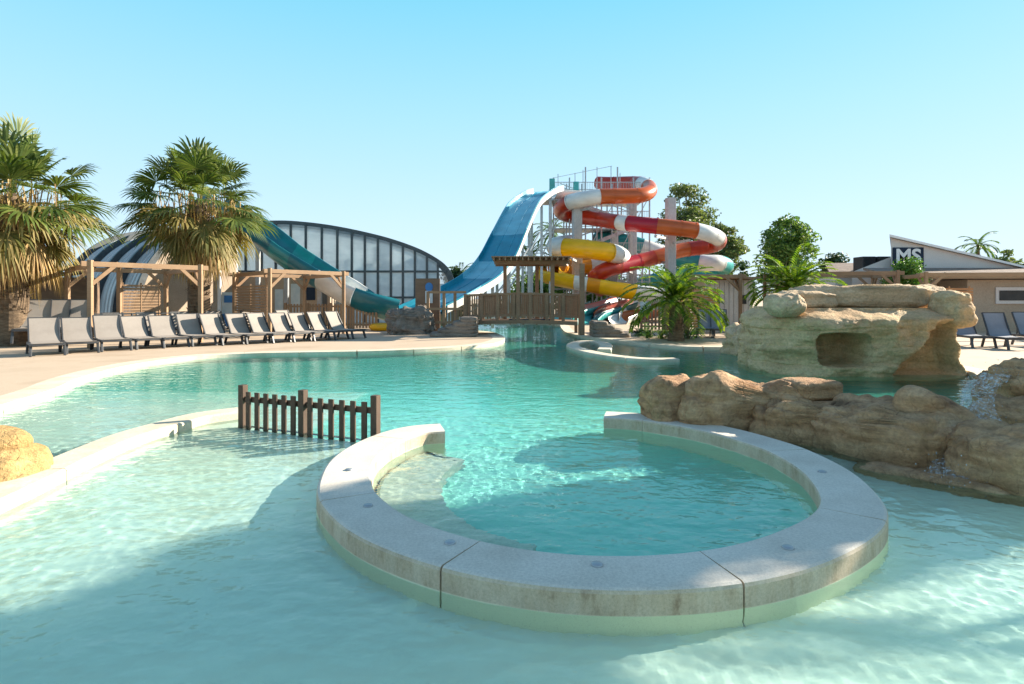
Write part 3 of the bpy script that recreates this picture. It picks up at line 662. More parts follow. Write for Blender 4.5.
# bridge with pergola roof
bz = .68
br = thing('footbridge', 'weathered timber footbridge over the pool channel with a slatted canopy', 'bridge', (0, 25.6, 0))
ba, bb_ = V(-2.0, 25.7, 0), V(2.85, 25.2, 0); bd = (bb_-ba)
MB().sweep([ba.lerp(bb_, k/16)+V(0, .8, bz+.07*math.sin(PI*k/16)) for k in range(17)], [(-.95, -.16), (.95, -.16), (.95, .0), (-.95, .0)]).build('bridge_deck', M['woodgrey'], br)
for off, nm in ((0, 0), (1.55, 1)):
    mb1 = MB(); ps = []
    for k in range(8):
        q = ba.lerp(bb_, k/7)+V(0, off, 0); zz = bz+.07*math.sin(PI*k/7)
        MB().bar(q+V(0, 0, -1.2 if k in (0, 7) else zz-.12), q+V(0, 0, zz+1.16), .13).build('post', M['woodgrey'], br); ps.append(q+V(0, 0, zz))
    pl = [ba.lerp(bb_, k/28)+V(0, off, bz+.07*math.sin(PI*k/28)) for k in range(29)]
    for hh in (1.1, .18): MB().sweep([p+V(0, 0, hh) for p in pl], [(-.05, -.045), (.05, -.045), (.05, .045), (-.05, .045)]).build('handrail', M['woodgrey'], br)
    for k in range(49): 
        if k % 7 in (0,): continue
        q = ba.lerp(bb_, k/49)+V(0, off+.03, bz+.07*math.sin(PI*k/49)); mb1.bar(q+V(0, 0, .16), q+V(0, 0, 1.06), .066, .02)
    mb1.build('balusters', M['woodgrey'], br)
for px, Y in ((505, 27.0), (537, 27.0), (518, 25.45), (552.5, 25.35)):
    q = P(px, 298, Y); MB().bar(V(q.x, q.y, bz), V(q.x, q.y, 3.12), .16).build('canopy_post', M['woodgrey'], br)
mb = MB()
for k in range(14): x = lerp(-.75, 2.35, k/13); mb.bar(V(x, 24.7, 3.29), V(x, 27.6, 3.29), .06, .12)
for y in (25.4, 27.0): mb.bar(V(-.75, y, 3.18), V(2.45, y, 3.18), .09, .17)
mb.box((.8, 26.15, 3.375), (3.3, 2.95, .04)); mb.build('canopy', M['woodgrey'], br)
q = P(582, 298, 24.9); MB().bar(V(q.x, q.y, -1), V(q.x, q.y, 3.1), .2).build('tall_post', M['woodgrey'], br)
mb = MB().box((-.15+.9, 25.45, .70), (1.75, .05, .16)); mb.build('name_board', M['navy'], br)
gates = thing('timber_gateway', 'sunlit timber gate posts with rails left of the footbridge', 'gate', (-3.4, 25.9, Z))
for px in (428, 444, 455): 
    q = P(px, 298, 26.0); MB().bar(V(q.x, q.y, -.2), V(q.x, q.y, 1.95), .12).build('post', M['wood'], gates)
qa, qb = P(428, 298, 26), P(466, 298, 25.8)
for zz in (.62, 1.2, 1.92): MB().bar(V(qa.x, qa.y, zz), V(qb.x, qb.y, zz), .06, .1).build('rail', M['wood'], gates)
def steps(label, c, sx, n, dirx):
    t = thing('stone_steps', label, 'steps', (c[0], c[1], Z)); 
    for k in range(n):
        w_ = sx*(1-k/n*.8); mb = rock_mesh((c[0]+dirx*(sx-w_)/2, c[1], Z+.07+.15*k), (w_, 1.6, .24), 70+k+int(c[0]*3), 0, .25, .05, 4, strata=.01)
        mb.build('step', M['stonegrey'], t, smooth=True, fixn=False)
steps('layered grey stone steps climbing to the left end of the footbridge', (-2.35, 24.6), 1.9, 5, 1)
steps('layered grey stone steps at the right end of the footbridge', (3.95, 24.3), 1.5, 4, -1)
rock('outcrop', 'grey layered rock outcrop at the foot of the brown sign board', (-4.35, 25.9, .55), (1.9, 1.3, 1.25), 81, .2, 'stonegrey', ex=.5, strata=.06)
rock('outcrop', 'rounded brown rock at the left foot of the brown sign board', (-5.05, 26.4, .5), (.9, 1.0, 1.4), 83, .2, 'stonegrey', ex=.7)
sb = thing('sign_board', 'brown rusted board with a round blue emblem and a white notice by the bridge', 'sign', (-3.9, 27, Z))
x0b, x1b = P(415.5, 298, 27).x, P(440, 298, 27).x
MB().box(((x0b+x1b)/2, 27, 1.3), (x1b-x0b, .08, 2.5)).build('panel', M['brownwall'], sb)
q = P(429, 287, 26.93); mb = MB(); mb.slab([q+V(.17*math.cos(2*PI*k/24), 0, .2*math.sin(2*PI*k/24)) for k in range(24)], (0, .03, 0)); mb.build('emblem', M['signblue'], sb)
q = P(429, 297, 26.93); MB().box(q, (.33, .03, .55)).build('notice', M['palepost'], sb)

# swim ring
tr = thing('swim_ring', 'big yellow inflatable swim ring lying at the foot of the green flume', 'swim ring', (-6.0, 29.0, Z))
mb = MB(); q = P(384, 298, 28.6)
mb.sweep([V(q.x+.5*math.cos(2*PI*k/40), q.y+.5*math.sin(2*PI*k/40), Z+.17) for k in range(41)], [(.19*math.cos(2*PI*j/14), .165*math.sin(2*PI*j/14)) for j in range(14)], caps=False)
mb.build('tube', M['yellow'], tr, smooth=True)
MB().tube([V(q.x+.46*math.cos(PI+2*PI*k/40), q.y+.46*math.sin(PI+2*PI*k/40)-.02, Z+.345) for k in range(18, 25)], .02, 6).build('handle', M['amber'], tr)

# ------------------------------------------------------------------ glazed pool enclosure
def enclosure():
    YF = 38.0
    top = [P(x, y, YF) for x, y in ((205, 232), (240, 225.5), (278, 223.5), (305, 225), (332, 228.5), (360, 234), (388, 241), (414, 250), (432, 259), (444, 268), (450.5, 279), (453, 298))]
    top.append(V(top[-1].x+.05, YF, Z)); top = resample(catmull(top, 8), .12)
    # top height lookup
    def zt(x):
        for a, b in zip(top, top[1:]):
            if a.x <= x <= b.x and b.x > a.x: return lerp(a.z, b.z, (x-a.x)/(b.x-a.x))
        return Z
    t = thing('pool_enclosure', 'long glazed pool enclosure with a curved roof and dark mullions', 'building', (top[0].x, YF, Z))
    xs_ = [P(x, 0, YF).x for x in (213, 230, 246, 262, 276, 291, 306, 322, 337.5, 352, 365, 378, 391, 403, 415, 427, 438)]
    tz = P(0, 271.5, YF).z; tz2 = P(0, 299, YF).z
    for a, b in zip(xs_, xs_[1:]+[top[-1].x-.15]):
        n = 4; up = [V(lerp(a, b, k/n), YF, min(zt(lerp(a, b, k/n)), 99)-.05) for k in range(n+1)]
        if min(p.z for p in up) > tz+.1: MB().slab([V(a, YF, tz), V(b, YF, tz)]+up[::-1], (0, .03, 0)).build('glass_panel', M['glass'], t)
        lo = min(tz, min(p.z for p in up))
        if lo > .3: MB().slab([V(a, YF, Z), V(b, YF, Z), V(b, YF, lo), V(a, YF, lo)], (0, .03, 0)).build('glass_panel', M['glass'], t)
    for x in xs_: MB().bar(V(x, YF-.03, Z), V(x, YF-.03, zt(x)), .14, .1).build('mullion', M['darksteel'], t)
    for zz, e in ((tz, 446), (tz2+.1, 452)): MB().bar(V(xs_[0], YF-.045, zz), V(P(e, 0, YF).x, YF-.045, zz), .09, .13).build('transom', M['darksteel'], t)
    MB().sweep([p+V(0, .1, 0) for p in top], [(-.2, -.07), (.2, -.07), (.2, .07), (-.2, .07)], up=V(0, 1, 0)).build('roof_rim', M['darksteel'], t)
    mb = MB(); L = len(top); back = [p+V(-6, 16, 0) for p in top]
    mb.add(top+back, [(i, i+1, L+i+1, L+i) for i in range(L-1)]); mb.build('roof', M['roofglass'], t, smooth=True)
    return t
enclosure()
def vault():
    # barrel vault with dark ribs, its near shoulder towards the pool
    t = thing('barrel_vault', 'silver barrel vault with thick dark ribs seen between the two left palms', 'building', (-17, 29, Z))
    A = V(-23.4, 31.2, 0); ax = V(.88, -.475, 0); rn = V(.475, .88, 0)
    prof = [(-.0, Z), (.02, 1.2), (.25, 2.3), (.75, 3.3), (1.5, 4.15), (2.6, 4.85), (4.0, 5.3), (5.2, 5.45)]
    pc = catmull([V(a, 0, b) for a, b in prof], 6); L = len(pc)
    def at(u, s=1, off=0): return [A+ax*u+rn*(p.x-off)+V(0, 0, p.z*s+off*.7) for p in pc]
    spans = [0, 1.7, 3.4, 5.1, 6.8]
    for k, (u0, u1) in enumerate(zip(spans, spans[1:])):
        mb = MB(); s = 1-.0*k; nseg = 6
        for q in range(nseg):
            a = at(lerp(u0, u1, q/nseg), s); b = at(lerp(u0, u1, (q+1)/nseg), s); m2 = at(lerp(u0, u1, (q+.9)/nseg), s, .04); m1 = at(lerp(u0, u1, (q+.8)/nseg), s)
            for A_, B_ in ((a, m1), (m1, m2), (m2, b)): mb.add(A_+B_, [(i, i+1, L+i+1, L+i) for i in range(L-1)])
        mb.build('cladding', M['silver'], t, smooth=True)
    for u in spans: 
        p = at(u, 1, .12); MB().sweep(p, [(-.15, -.06), (.15, -.06), (.15, .06), (-.15, .06)], up=ax).build('rib', M['darksteel'], t)
    a = at(spans[-1]); mb = MB(); mb.add(a+[V(a[-1].x, a[-1].y, Z)], [tuple(range(L+1))]); mb.build('end_wall', M['tan'], t)
vault()
tw = thing('changing_block', 'tan rendered block with posters behind the far left pergola', 'building', (-11, 33, Z))
MB().box((-12.6, 34.5, 1.6), (5.2, 3, 3.0)).build('wall', M['tan'], tw)
for x, w_, zc, hh, mt in ((-11.9, .5, 1.5, 1.9, 'palepost'), (-11.1, .55, 1.9, .7, 'navy'), (-12.8, .45, 1.4, 1.5, 'palepost')): MB().box((x, 32.97, zc), (w_, .04, hh)).build('poster', M[mt], tw)
mb = MB().box((-10.3, 32.96, 1.4), (.25, .06, 2.6)); mb.build('dark_post', M['darksteel'], tw)
cab = thing('brown_hut', 'dark brown boarded hut behind the big left palm', 'hut', (-18, 23.5, Z))
MB().box((-18.6, 24.6, 1.25), (2.6, 2.0, 2.5), .5).build('wall', M['brownwall'], cab)
MB().slab([V(-20.6, 24.9, 2.35), V(-18.4, 22.5, 2.35), V(-16.6, 24.0, 2.75), V(-18.6, 26.5, 2.75)], (0, 0, .12)).build('roof', M['brownwall'], cab)
dg = thing('mural_panel', 'blue and white mural panel on a silver post behind the second palm', 'panel', (-12.9, 28.4, Z))
MB().box((-13.45, 28.6, 1.1), (.75, .06, 1.7)).build('panel', M['palepost'], dg)
MB().box((-13.45, 28.56, .62), (.70, .03, .6)).build('blue_band', M['signblue'], dg); MB().box((-13.5, 28.56, 1.62), (.4, .03, .34)).build('blue_patch', M['signblue'], dg)
MB().bar(V(-13.9, 28.5, Z), V(-13.9, 28.5, 3.0), .12).build('post', M['paper'], dg)
hr = thing('steel_railing', 'low dark steel railing under the near pergola', 'railing', (-15, 20.9, Z))
for zz in (.55, .85, 1.1): MB().bar(V(-15.0, 20.9, zz), V(-12.8, 23.0, zz), .04).build('rail', M['darksteel'], hr)
for k in range(3): q = V(-15, 20.9, Z).lerp(V(-12.8, 23, Z), k/2); MB().bar(q, q+V(0, 0, 1.0), .05).build('post', M['darksteel'], hr)

# ------------------------------------------------------------------ water slides
def section_sweep(t, path, prof, cuts, name='flume_section', closed=True, up=Vector((0, 0, 1)), flange=None):
    # cuts: list of (fraction_end, material)
    L = len(path); a = 0
    for k, (fr, mt) in enumerate(cuts):
        b = min(L-1, int(round(fr*(L-1))))
        if b <= a: continue
        mb = MB().sweep(path[a:b+1], prof, closed=closed, caps=False, up=up)
        for i in range(a+8, b-3, 9):
            t1 = (path[i+1]-path[i-1]).normalized()*.035; mb.sweep([path[i]-t1, path[i]+t1], [(x*1.055, y*1.055) for x, y in prof], caps=False, up=up)
        o = mb.build(name, M[mt], t, smooth=True)
        o['label'] = {'white': 'white', 'red': 'red', 'crimson': 'crimson', 'orange': 'rust orange', 'yellow': 'yellow', 'amber': 'amber', 'teal': 'teal', 'tealdark': 'deep teal', 'blue': 'blue', 'bluelight': 'light blue', 'tealgreen': 'sea green', 'pink': 'faded red'}[mt]+' section of the slide'
        if flange:
            i = b; t0 = (path[min(i+1, L-1)]-path[max(i-1, 0)]).normalized()*.05
            MB().sweep([path[i]-t0, path[i]+t0], [(x*flange, y*flange) for x, y in prof], caps=False).build('joint_flange', M[mt], t)
        a = b
def circ(r, n=20): return [(r*math.cos(2*PI*j/n), r*math.sin(2*PI*j/n)) for j in range(n)]
def trough(r, th=.05, lo=200, hi=340, n=14, depth=1.0):
    out = [(r*math.cos(R(lerp(lo, hi, k/n))), r*depth*math.sin(R(lerp(lo, hi, k/n)))) for k in range(n+1)]
    inn_ = [((r-th)*math.cos(R(lerp(hi, lo, k/n))), (r-th)*depth*math.sin(R(lerp(hi, lo, k/n)))+.0) for k in range(n+1)]
    return out+inn_
def frac_px(path, x, start=0.0):  # fraction of the path where it first passes pixel column x after start
    L = len(path); i0 = int(start*(L-1)); prev = None
    for i in range(i0, L):
        px = 512+F*path[i].x/path[i].y
        if prev is not None and (prev-x)*(px-x) <= 0: return i/(L-1)
        prev = px
    return start
def chain(path, seq):
    cuts = []; s = 0
    for x, mt in seq:
        f = 1.0 if x is None else frac_px(path, x, s+.004); s = f; cuts.append((f, mt))
    return cuts
PP = lambda L_: smooth_path(resample(catmull([P(*q) for q in L_], 10), .2), 3)
# red tube
red = PP([(598, 183, 50), (613, 183.5, 49), (632, 183, 48), (645, 184.5, 46), (650, 190, 44.2), (643, 195, 42.8), (625, 196, 42.3), (600, 196.5, 42), (584, 199, 42), (570, 202, 42.4), (562, 206.5, 43.4), (561, 212, 45), (570, 216, 46), (585, 217.5, 45), (603, 220, 43.5), (620, 222.5, 42), (640, 224.5, 41), (665, 227, 40.5), (692, 230, 40.5), (709, 234, 41), (719, 239.5, 42.6), (715, 245, 44.2), (702, 247.5, 44.6), (688, 249, 44.6), (674, 252, 44.2), (660, 256, 43.6), (643, 260.5, 43), (625, 265, 42), (610, 268.5, 41.2), (600, 273, 41.2), (594, 280, 42.5), (600, 289, 45)])
rs = thing('red_tube_slide', 'red, orange and white tube water slide winding around the concrete columns', 'water slide', (8, 43, Z))
cuts = chain(red, [(643, 'red'), (652, 'white')]) 
cuts = []
def auto(path, seq):
    cuts = []; s = 0
    for x, mt in seq:
        f = 1.0 if x is None else frac_px(path, x, s+.006); cuts.append((f, mt)); s = f
    return cuts
section_sweep(rs, red, circ(.54), auto(red, [(641, 'red'), (648, 'white'), (600, 'orange'), (571, 'white'), (585, 'red'), (618, 'red'), (626, 'white'), (655, 'crimson'), (694, 'orange'), (717, 'white'), (690, 'red'), (655, 'orange'), (640, 'red'), (620, 'crimson'), (None, 'red')]), flange=1.07)
# yellow tube then trough
yel1 = PP([(575, 243, 44.5), (560, 245, 43), (555, 247, 41.6), (563, 247.5, 41), (585, 249, 40.4), (607, 252, 40.4), (619, 255.5, 41.5), (622, 260, 43.5), (612, 263.5, 45), (595, 265.5, 45.5), (572, 266.5, 44.8), (556, 268, 43)])
ys_ = thing('yellow_slide', 'yellow and white slide, a tube above and an open trough below', 'water slide', (5, 41, Z))
section_sweep(ys_, yel1, circ(.64), auto(yel1, [(560, 'white'), (563, 'white'), (609, 'yellow'), (616, 'white'), (590, 'white'), (None, 'amber')]), flange=1.05)
yel2 = PP([(556, 266, 43), (549, 268, 41.8), (548, 271, 40.3), (558, 274, 39.4), (575, 277, 38.8), (598, 281, 38.4), (615, 284, 38.2), (632, 287, 38.3), (650, 289.5, 38.8), (668, 291.5, 40), (678, 294.5, 42), (672, 298.5, 43.5), (652, 301.5, 43.3), (632, 303.5, 42), (620, 306, 40), (611, 310, 38), (606, 315, 36.6)])
section_sweep(ys_, yel2, trough(.82, .06, 172, 368, 18), auto(yel2, [(549, 'amber'), (575, 'yellow'), (588, 'white'), (600, 'amber'), (631, 'yellow'), (671, 'white'), (650, 'amber'), (624, 'white'), (617, 'yellow'), (None, 'white')]))
# teal and white tube
tea = PP([(598, 239, 51), (612, 240, 49.5), (625, 242, 48.4), (640, 246, 48), (655, 251, 48), (670, 256, 48.4), (690, 261, 47.5), (705, 263, 47), (718, 263, 47.6), (726, 266, 49.5), (718, 270, 51.5), (700, 273, 52), (680, 276, 51.5), (655, 281, 51), (630, 288, 51)])
ts = thing('teal_tube_slide', 'teal and white tube water slide behind the concrete columns', 'water slide', (11, 49, Z))
section_sweep(ts, tea, circ(.64), auto(tea, [(641, 'teal'), (668, 'white'), (698, 'teal'), (718, 'white'), (714, 'tealgreen'), (690, 'blue'), (None, 'teal')]), flange=1.05)
# exits on the ground
def exit_flume(label, pts, r, cuts, cat='water slide'):
    t = thing('slide_exit', label, cat, (P(*pts[-1]).x, P(*pts[-1]).y, Z)); pth = PP(pts); section_sweep(t, pth, trough(r, .05, 185, 355), cuts)
exit_flume('teal slide exit landing left of the tall bridge post', [(600, 300, 40), (588, 305, 38), (573, 309, 36), (562, 315, 35)], .75, [(.55, 'teal'), (1, 'tealgreen')])
exit_flume('faded red slide exit between the teal ones', [(625, 296, 42), (606, 301, 40), (590, 305, 38), (582, 312, 36.5)], .75, [(.7, 'pink'), (1, 'red')])
exit_flume('second teal slide exit, just right of the tall bridge post', [(628, 301, 40), (610, 307, 38), (595, 311, 36), (586, 318, 34.5)], .72, [(.6, 'teal'), (1, 'tealgreen')])
exit_flume('orange and white slide exit behind the short fence', [(672, 304, 40), (650, 308, 38.5), (632, 311, 37), (618, 316, 35.5)], .7, [(.35, 'white'), (.75, 'orange'), (1, 'white')])
# wide blue slide
bs = thing('blue_slide', 'wide blue multi-lane slide dropping steeply from the tower', 'water slide', (-2, 31, Z))
Lp = [(398, 312, 28.8), (420, 302, 29.8), (440, 292, 31), (462, 279, 32.2), (478, 262, 33.6), (492, 236, 35.6), (507, 209, 38.2), (519, 198.5, 39.8), (526, 194.5, 40.5), (533, 192.5, 41.2)]
Lw = catmull([P(*q) for q in Lp], 8); wv = V(.86, -.51, 0)
wd = [lerp(2.7, 2.3, min(1, i/(len(Lw)*.6))) for i in range(len(Lw))]
n = len(Lw); bands = ['blue', 'bluelight', 'blue', 'bluelight', 'blue', 'bluelight', 'bluelight', 'blue', 'bluelight']
step = (n-1)//9
for k in range(9):
    a, b = k*step, (k+1)*step if k < 8 else n-1
    mb = MB(); pr = [(0, .3), (.06, .3), (.07, .03), (.90, .0), (.96, .03), (1.0, .0), (1.80, .0), (1.86, .03), (1.9, .0), (2.6, .03), (2.64, .3), (2.7, .3), (2.7, -.07), (0, -.07)]
    vs = []
    for i in range(a, b+1):
        for x, z in pr: vs.append(Lw[i]+wv*(x*wd[i]/2.7)+V(0, 0, z))
    m_ = len(pr); mb.add(vs, [(i*m_+j, i*m_+(j+1) % m_, (i+1)*m_+(j+1) % m_, (i+1)*m_+j) for i in range(b-a) for j in range(m_)])
    o = mb.build('lane_section', M[bands[k]], bs); o['label'] = ('light blue' if bands[k] == 'bluelight' else 'deep blue')+' section of the wide slide'
mb = MB()
for s in range(2, n-1):
    a, b = Lw[s]+wv*(wd[s]+.02), Lw[s+1]+wv*(wd[s+1]+.02); mb.slab([a+V(0, 0, -.10), b+V(0, 0, -.10), b+V(0, 0, .24), a+V(0, 0, .24)], wv*.03)
mb.build('side_panel', M['white'], bs)
for i in (22, 30, 37, 44, 52, 60):
    for e in (.3, .9):
        q = Lw[i]+wv*wd[i]*e; MB().bar(V(q.x, q.y, Z), V(q.x, q.y, q.z-.08), .16).build('support_post', M['steel'], bs)
    a, b = Lw[i]+wv*wd[i]*.3, Lw[min(i+7, n-1)]+wv*wd[i]*.9
    MB().bar(V(a.x, a.y, a.z*.35), V(b.x, b.y, b.z*.75), .07).build('brace', M['steel'], bs)
# green flume on the left
gf = thing('green_flume', 'deep teal open flume coming down from behind the second palm', 'water slide', (-7, 31, Z))
gp = PP([(215, 196, 33.5), (240, 213, 33), (268, 233, 32), (290, 250, 31.4), (312, 264, 30.9), (335, 278, 30.5), (355, 289, 30.2), (375, 298, 30.2), (393, 303.5, 30.6)])
section_sweep(gf, gp, trough(1.0, .06, 168, 372, 18, .95), auto(gp, [(283, 'tealdark'), (300, 'teal'), (328, 'tealdark'), (357, 'white'), (None, 'tealdark')]))
for i in (8, 18, 30, 42, 52):
    if i < len(gp): q = gp[i]; MB().bar(V(q.x, q.y, Z), V(q.x, q.y, q.z-.9), .2).build('support_post', M['steel'], gf)
# concrete columns
def column(px, Y, w_, ztop, label):
    q = P(px, 298, Y); t = thing('concrete_column', label, 'column', (q.x, q.y, Z), 'concrete columns carrying the slides')
    MB().box((q.x, q.y, (ztop+Z)/2), (w_, w_*.8, ztop-Z), .25).build('shaft', M['column'], t, bev=.03)
    MB().box((q.x, q.y, Z+.1), (w_*1.5, w_*1.3, .2), .25).build('footing', M['column'], t)
    return t
column(577, 42.6, .62, P(0, 206, 42.6).z, 'concrete column left of the others, behind the yellow slide')
column(632.5, 46.0, .55, P(0, 200, 46).z, 'slim concrete column in the middle, behind the red slide')
column(614, 47.5, .5, P(0, 235, 47.5).z, 'short concrete column among the tower scaffolding')
column(670.5, 42.0, .62, P(0, 198, 42).z, 'broad pale concrete column rising above the red slide')

# brackets from the columns to the tubes
for px, Y, prs in ((670.5, 42.0, ((655, 227, 40.6), (690, 231, 40.6), (660, 254, 43.6), (652, 292, 39.2))), (577, 42.6, ((590, 199.5, 42), (572, 250, 41), (575, 279, 39.6))), (632.5, 46, ((632, 186, 47.6), (628, 262, 43.2)))):
    q = P(px, 298, Y)
    for a_, b_, c_ in prs:
        e = P(a_, b_, c_); MB().bar(V(q.x, q.y, e.z-.7), e+V(0, 0, -.62), .12, .16).build('support_arm', M['steel'], rs)
# slide tower
tt = thing('slide_tower', 'galvanised steel scaffold stair tower of the water slides', 'tower', (8, 47.5, Z))
X0, X1, Y0, Y1 = P(553, 0, 46).x, P(648, 0, 46).x, 45.5, 50.5
nxp = 6; zt = 9.6
for i in range(nxp+1):
    for y in (Y0, (Y0+Y1)/2, Y1):
        x = lerp(X0, X1, i/nxp); hz = zt+1.2+(.8 if (i in (2, 4) and y == Y0) else 0)
        MB().bar(V(x, y, Z), V(x, y, hz), .10).build('post', M['steel'], tt)
for zz in (2.4, 4.8, 7.2, 9.4):
    mb = MB().box(((X0+X1)/2, (Y0+Y1)/2+1.2, zz), (X1-X0, (Y1-Y0)-2.4, .10)); mb.build('platform', M['steel'], tt)
    for hh in (.5, 1.05):
        for y in (Y0, Y1): MB().bar(V(X0, y, zz+hh), V(X1, y, zz+hh), .05).build('railing', M['steel'], tt)
    mb = MB()
    for k in range(60): x = lerp(X0, X1, k/59); mb.bar(V(x, Y0, zz+.08), V(x, Y0, zz+1.05), .022)
    mb.build('railing_bars', M['steel'], tt)
for k, zz in enumerate((Z, 2.4, 4.8, 7.2)):
    a, b = (X0+.5, X1-.8) if k % 2 == 0 else (X1-.8, X0+.5); top_z = (2.4, 4.8, 7.2, 9.4)[k]; mb = MB()
    for s in (Y0+.2, Y0+1.3): mb.bar(V(a, s, zz), V(b, s, top_z), .06, .25); mb.bar(V(a, s, zz+1), V(b, s, top_z+1), .05)
    for j in range(14): mb.box((lerp(a, b, j/13), Y0+.75, lerp(zz, top_z, j/13)), (.3, 1.1, .04))
    mb.build('stair_flight', M['steel'], tt)
for i in range(nxp):
    xa, xb = lerp(X0, X1, i/nxp), lerp(X0, X1, (i+1)/nxp)
    for k, (za, zb) in enumerate(((Z, 2.4), (2.4, 4.8), (4.8, 7.2), (7.2, 9.4))):
        if (i+k) % 2 == 0: MB().bar(V(xa, Y0-.03, za), V(xb, Y0-.03, zb), .05).build('brace', M['steel'], tt)
for px, py0, py1, Y in ((552, 179, 191, 43.2), (576, 182, 195, 44.6)):
    a = P(px, py1, Y); b = P(px, py0, Y); MB().box((a.x, a.y, (a.z+b.z)/2), (.38, .38, b.z-a.z)).build('gate_box', M['tealgreen'], tt)
q = P(566, 191, 44); MB().sweep([V(q.x-.9, 44, q.z), V(q.x+.9, 44.6, q.z)], trough(.75, .05, 180, 360, 12, .8), caps=False).build('start_tub', M['white'], tt, smooth=True)
MB().box((q.x, 45.2, q.z-.62), (4, 2.4, .1)).build('platform', M['steel'], tt)
pxs = [(558, 174), (575, 173), (583, 170), (597, 167), (611, 166), (620, 173)]
for px, py in pxs:
    b = P(px, py, 45.4); MB().bar(V(b.x, 45.4, 9), b, .05).build('mast', M['steel'], tt)
MB().bar(P(553, 178, 45.4), P(612, 166, 45.4), .03).build('stay_cable', M['steel'], tt)

# ------------------------------------------------------------------ buildings on the right
ms = thing('gabled_building', 'pale grey gabled building with a navy sign behind the pergola', 'building', (22, 30, Z))
YB = 30.0
gp_ = [P(891, 300, YB), P(891, 238, YB), P(1030, 270, YB), P(1100, 286, YB), P(1100, 300, YB)]
gp_[0].z = Z; gp_[-1].z = Z
MB().slab(gp_, (5.9, 9, 0)).build('wall', M['render'], ms)
ra, rb_ = P(889.5, 236.6, YB-.25), P(1103, 286, YB-.25)
MB().slab([ra, rb_, rb_+V(0, 0, .10), ra+V(0, 0, .12)], (6.1, 9.5, 0)).build('roof', M['paper'], ms)
lw_ = [P(852, 300, YB+.5), P(852, 272, YB+.5), P(890.7, 257, YB+.5), P(890.7, 300, YB+.5)]; lw_[0].z = Z; lw_[3].z = Z
MB().slab(lw_, (5.2, 8, 0)).build('side_wing', M['render'], ms)
a, b = P(893, 0, YB-.05).x, P(923.5, 0, YB-.05).x; zc0, zc1 = P(0, 292, YB-.05).z, P(0, 247.5, YB-.05).z
MB().box(((a+b)/2, YB-.04, (zc0+zc1)/2), (b-a, .06, zc1-zc0)).build('sign_panel', M['navy'], ms)
fc = bpy.data.curves.new('lettering', 'FONT'); fc.body = 'MS'; fc.size = 1.02; fc.extrude = .012; fc.offset = .03; fc.align_x = 'CENTER'; fc.align_y = 'CENTER'; fc.space_character = 1.02
fo = bpy.data.objects.new('sign_text', fc); COL.objects.link(fo)
bpy.context.view_layer.update(); lm = bpy.data.meshes.new_from_object(fo.evaluated_get(bpy.context.evaluated_depsgraph_get())); bpy.data.objects.remove(fo)
lm.materials.clear(); lm.materials.append(M['paper']); lo_ = bpy.data.objects.new('lettering', lm); COL.objects.link(lo_); lo_.parent = ms
lo_.location = P(908.3, 256.5, YB-.09)-ms.location; lo_.rotation_euler = (R(90), 0, 0); lo_.scale = (1.0, .92, 1)
ac = [('roof_unit', 862, 875), ('roof_unit', 877, 890)]
for k, (nm, a, b) in enumerate(ac):
    xa, xb = P(a, 0, 34).x, P(b, 0, 34).x; z1, z0_ = P(0, 256.5, 34).z, P(0, 275, 34).z
    t = thing(nm, ('left' if k == 0 else 'right')+' one of two black louvred plant boxes on the roof left of the gable', 'roof unit', ((xa+xb)/2, 34, z0_), 'black roof units')
    MB().box(((xa+xb)/2, 34.4, (z0_+z1)/2), (xb-xa, 1, z1-z0_)).build('casing', M['black'], t, bev=.03)
    mb = MB()
    for j in range(8): mb.bar(V(xa+.08, 33.87, lerp(z0_+.15, z1-.15, j/7)), V(xb-.08, 33.87, lerp(z0_+.15, z1-.15, j/7)), .03, .05)
    mb.build('louvres', M['black'], t)
ph = thing('plant_house', 'low red tiled roof behind the black roof units', 'building', (17, 36, Z))
MB().box((21.1, 37.8, 1.6), (3.6, 4, 2.9)).build('wall', M['render'], ph)
MB().slab([V(18.6, 35.2, 3.1), V(23.2, 35.2, 3.1), V(22.6, 37.6, 3.75), V(19.6, 37.6, 3.75)], (0, 0, .12)).build('roof', M['tile'], ph)
tb = thing('tan_building', 'low tan building with a tiled roof and a dark strip window at the right', 'building', (22, 27.5, Z))
MB().box((26, 29.0, 1.32), (9.5, 2.0, 2.4)).build('wall', M['tan'], tb)
MB().slab([V(17.5, 27.6, 2.62), V(31, 27.6, 2.62), V(31, 29.9, 3.05), V(17.5, 29.9, 3.05)], (0, 0, .12)).build('roof', M['tile'], tb)
wx0, wx1 = P(999, 0, 27.95).x, P(1030, 0, 27.95).x; wz0, wz1 = P(0, 300.5, 27.95).z, P(0, 290.5, 27.95).z
wf = MB().box(((wx0+wx1)/2, 27.97, (wz0+wz1)/2), (wx1-wx0+.3, .08, wz1-wz0+.3)).build('window_frame', M['render'], tb)
MB().box(((wx0+wx1)/2, 27.93, (wz0+wz1)/2), (wx1-wx0, .05, wz1-wz0)).build('pane', M['black'], wf)
sh = thing('boarded_cabin', 'small cabin of pale vertical boards between the feather palm and the big rock', 'cabin', (9.6, 26.6, Z))
MB().box((9.75, 27.9, 1.3), (2.1, 1.8, 2.4)).build('wall', M['tan'], sh)
mb = MB()
for k in range(10): mb.box((8.78+k*.215, 26.975, 1.3), (.19, .05, 2.36))
mb.build('boards', M['render'], sh); MB().box((9.75, 27.7, 2.56), (2.5, 2.4, .1)).build('roof', M['woodgrey'], sh)
MB().box((10.35, 26.92, 1.6), (.32, .06, .4)).build('meter_box', M['black'], sh)
mb = MB()
for k in range(15): mb.bar(V(10.3, 24.4, .45+k*.14), V(10.85, 24.6, .45+k*.14), .03, .085)
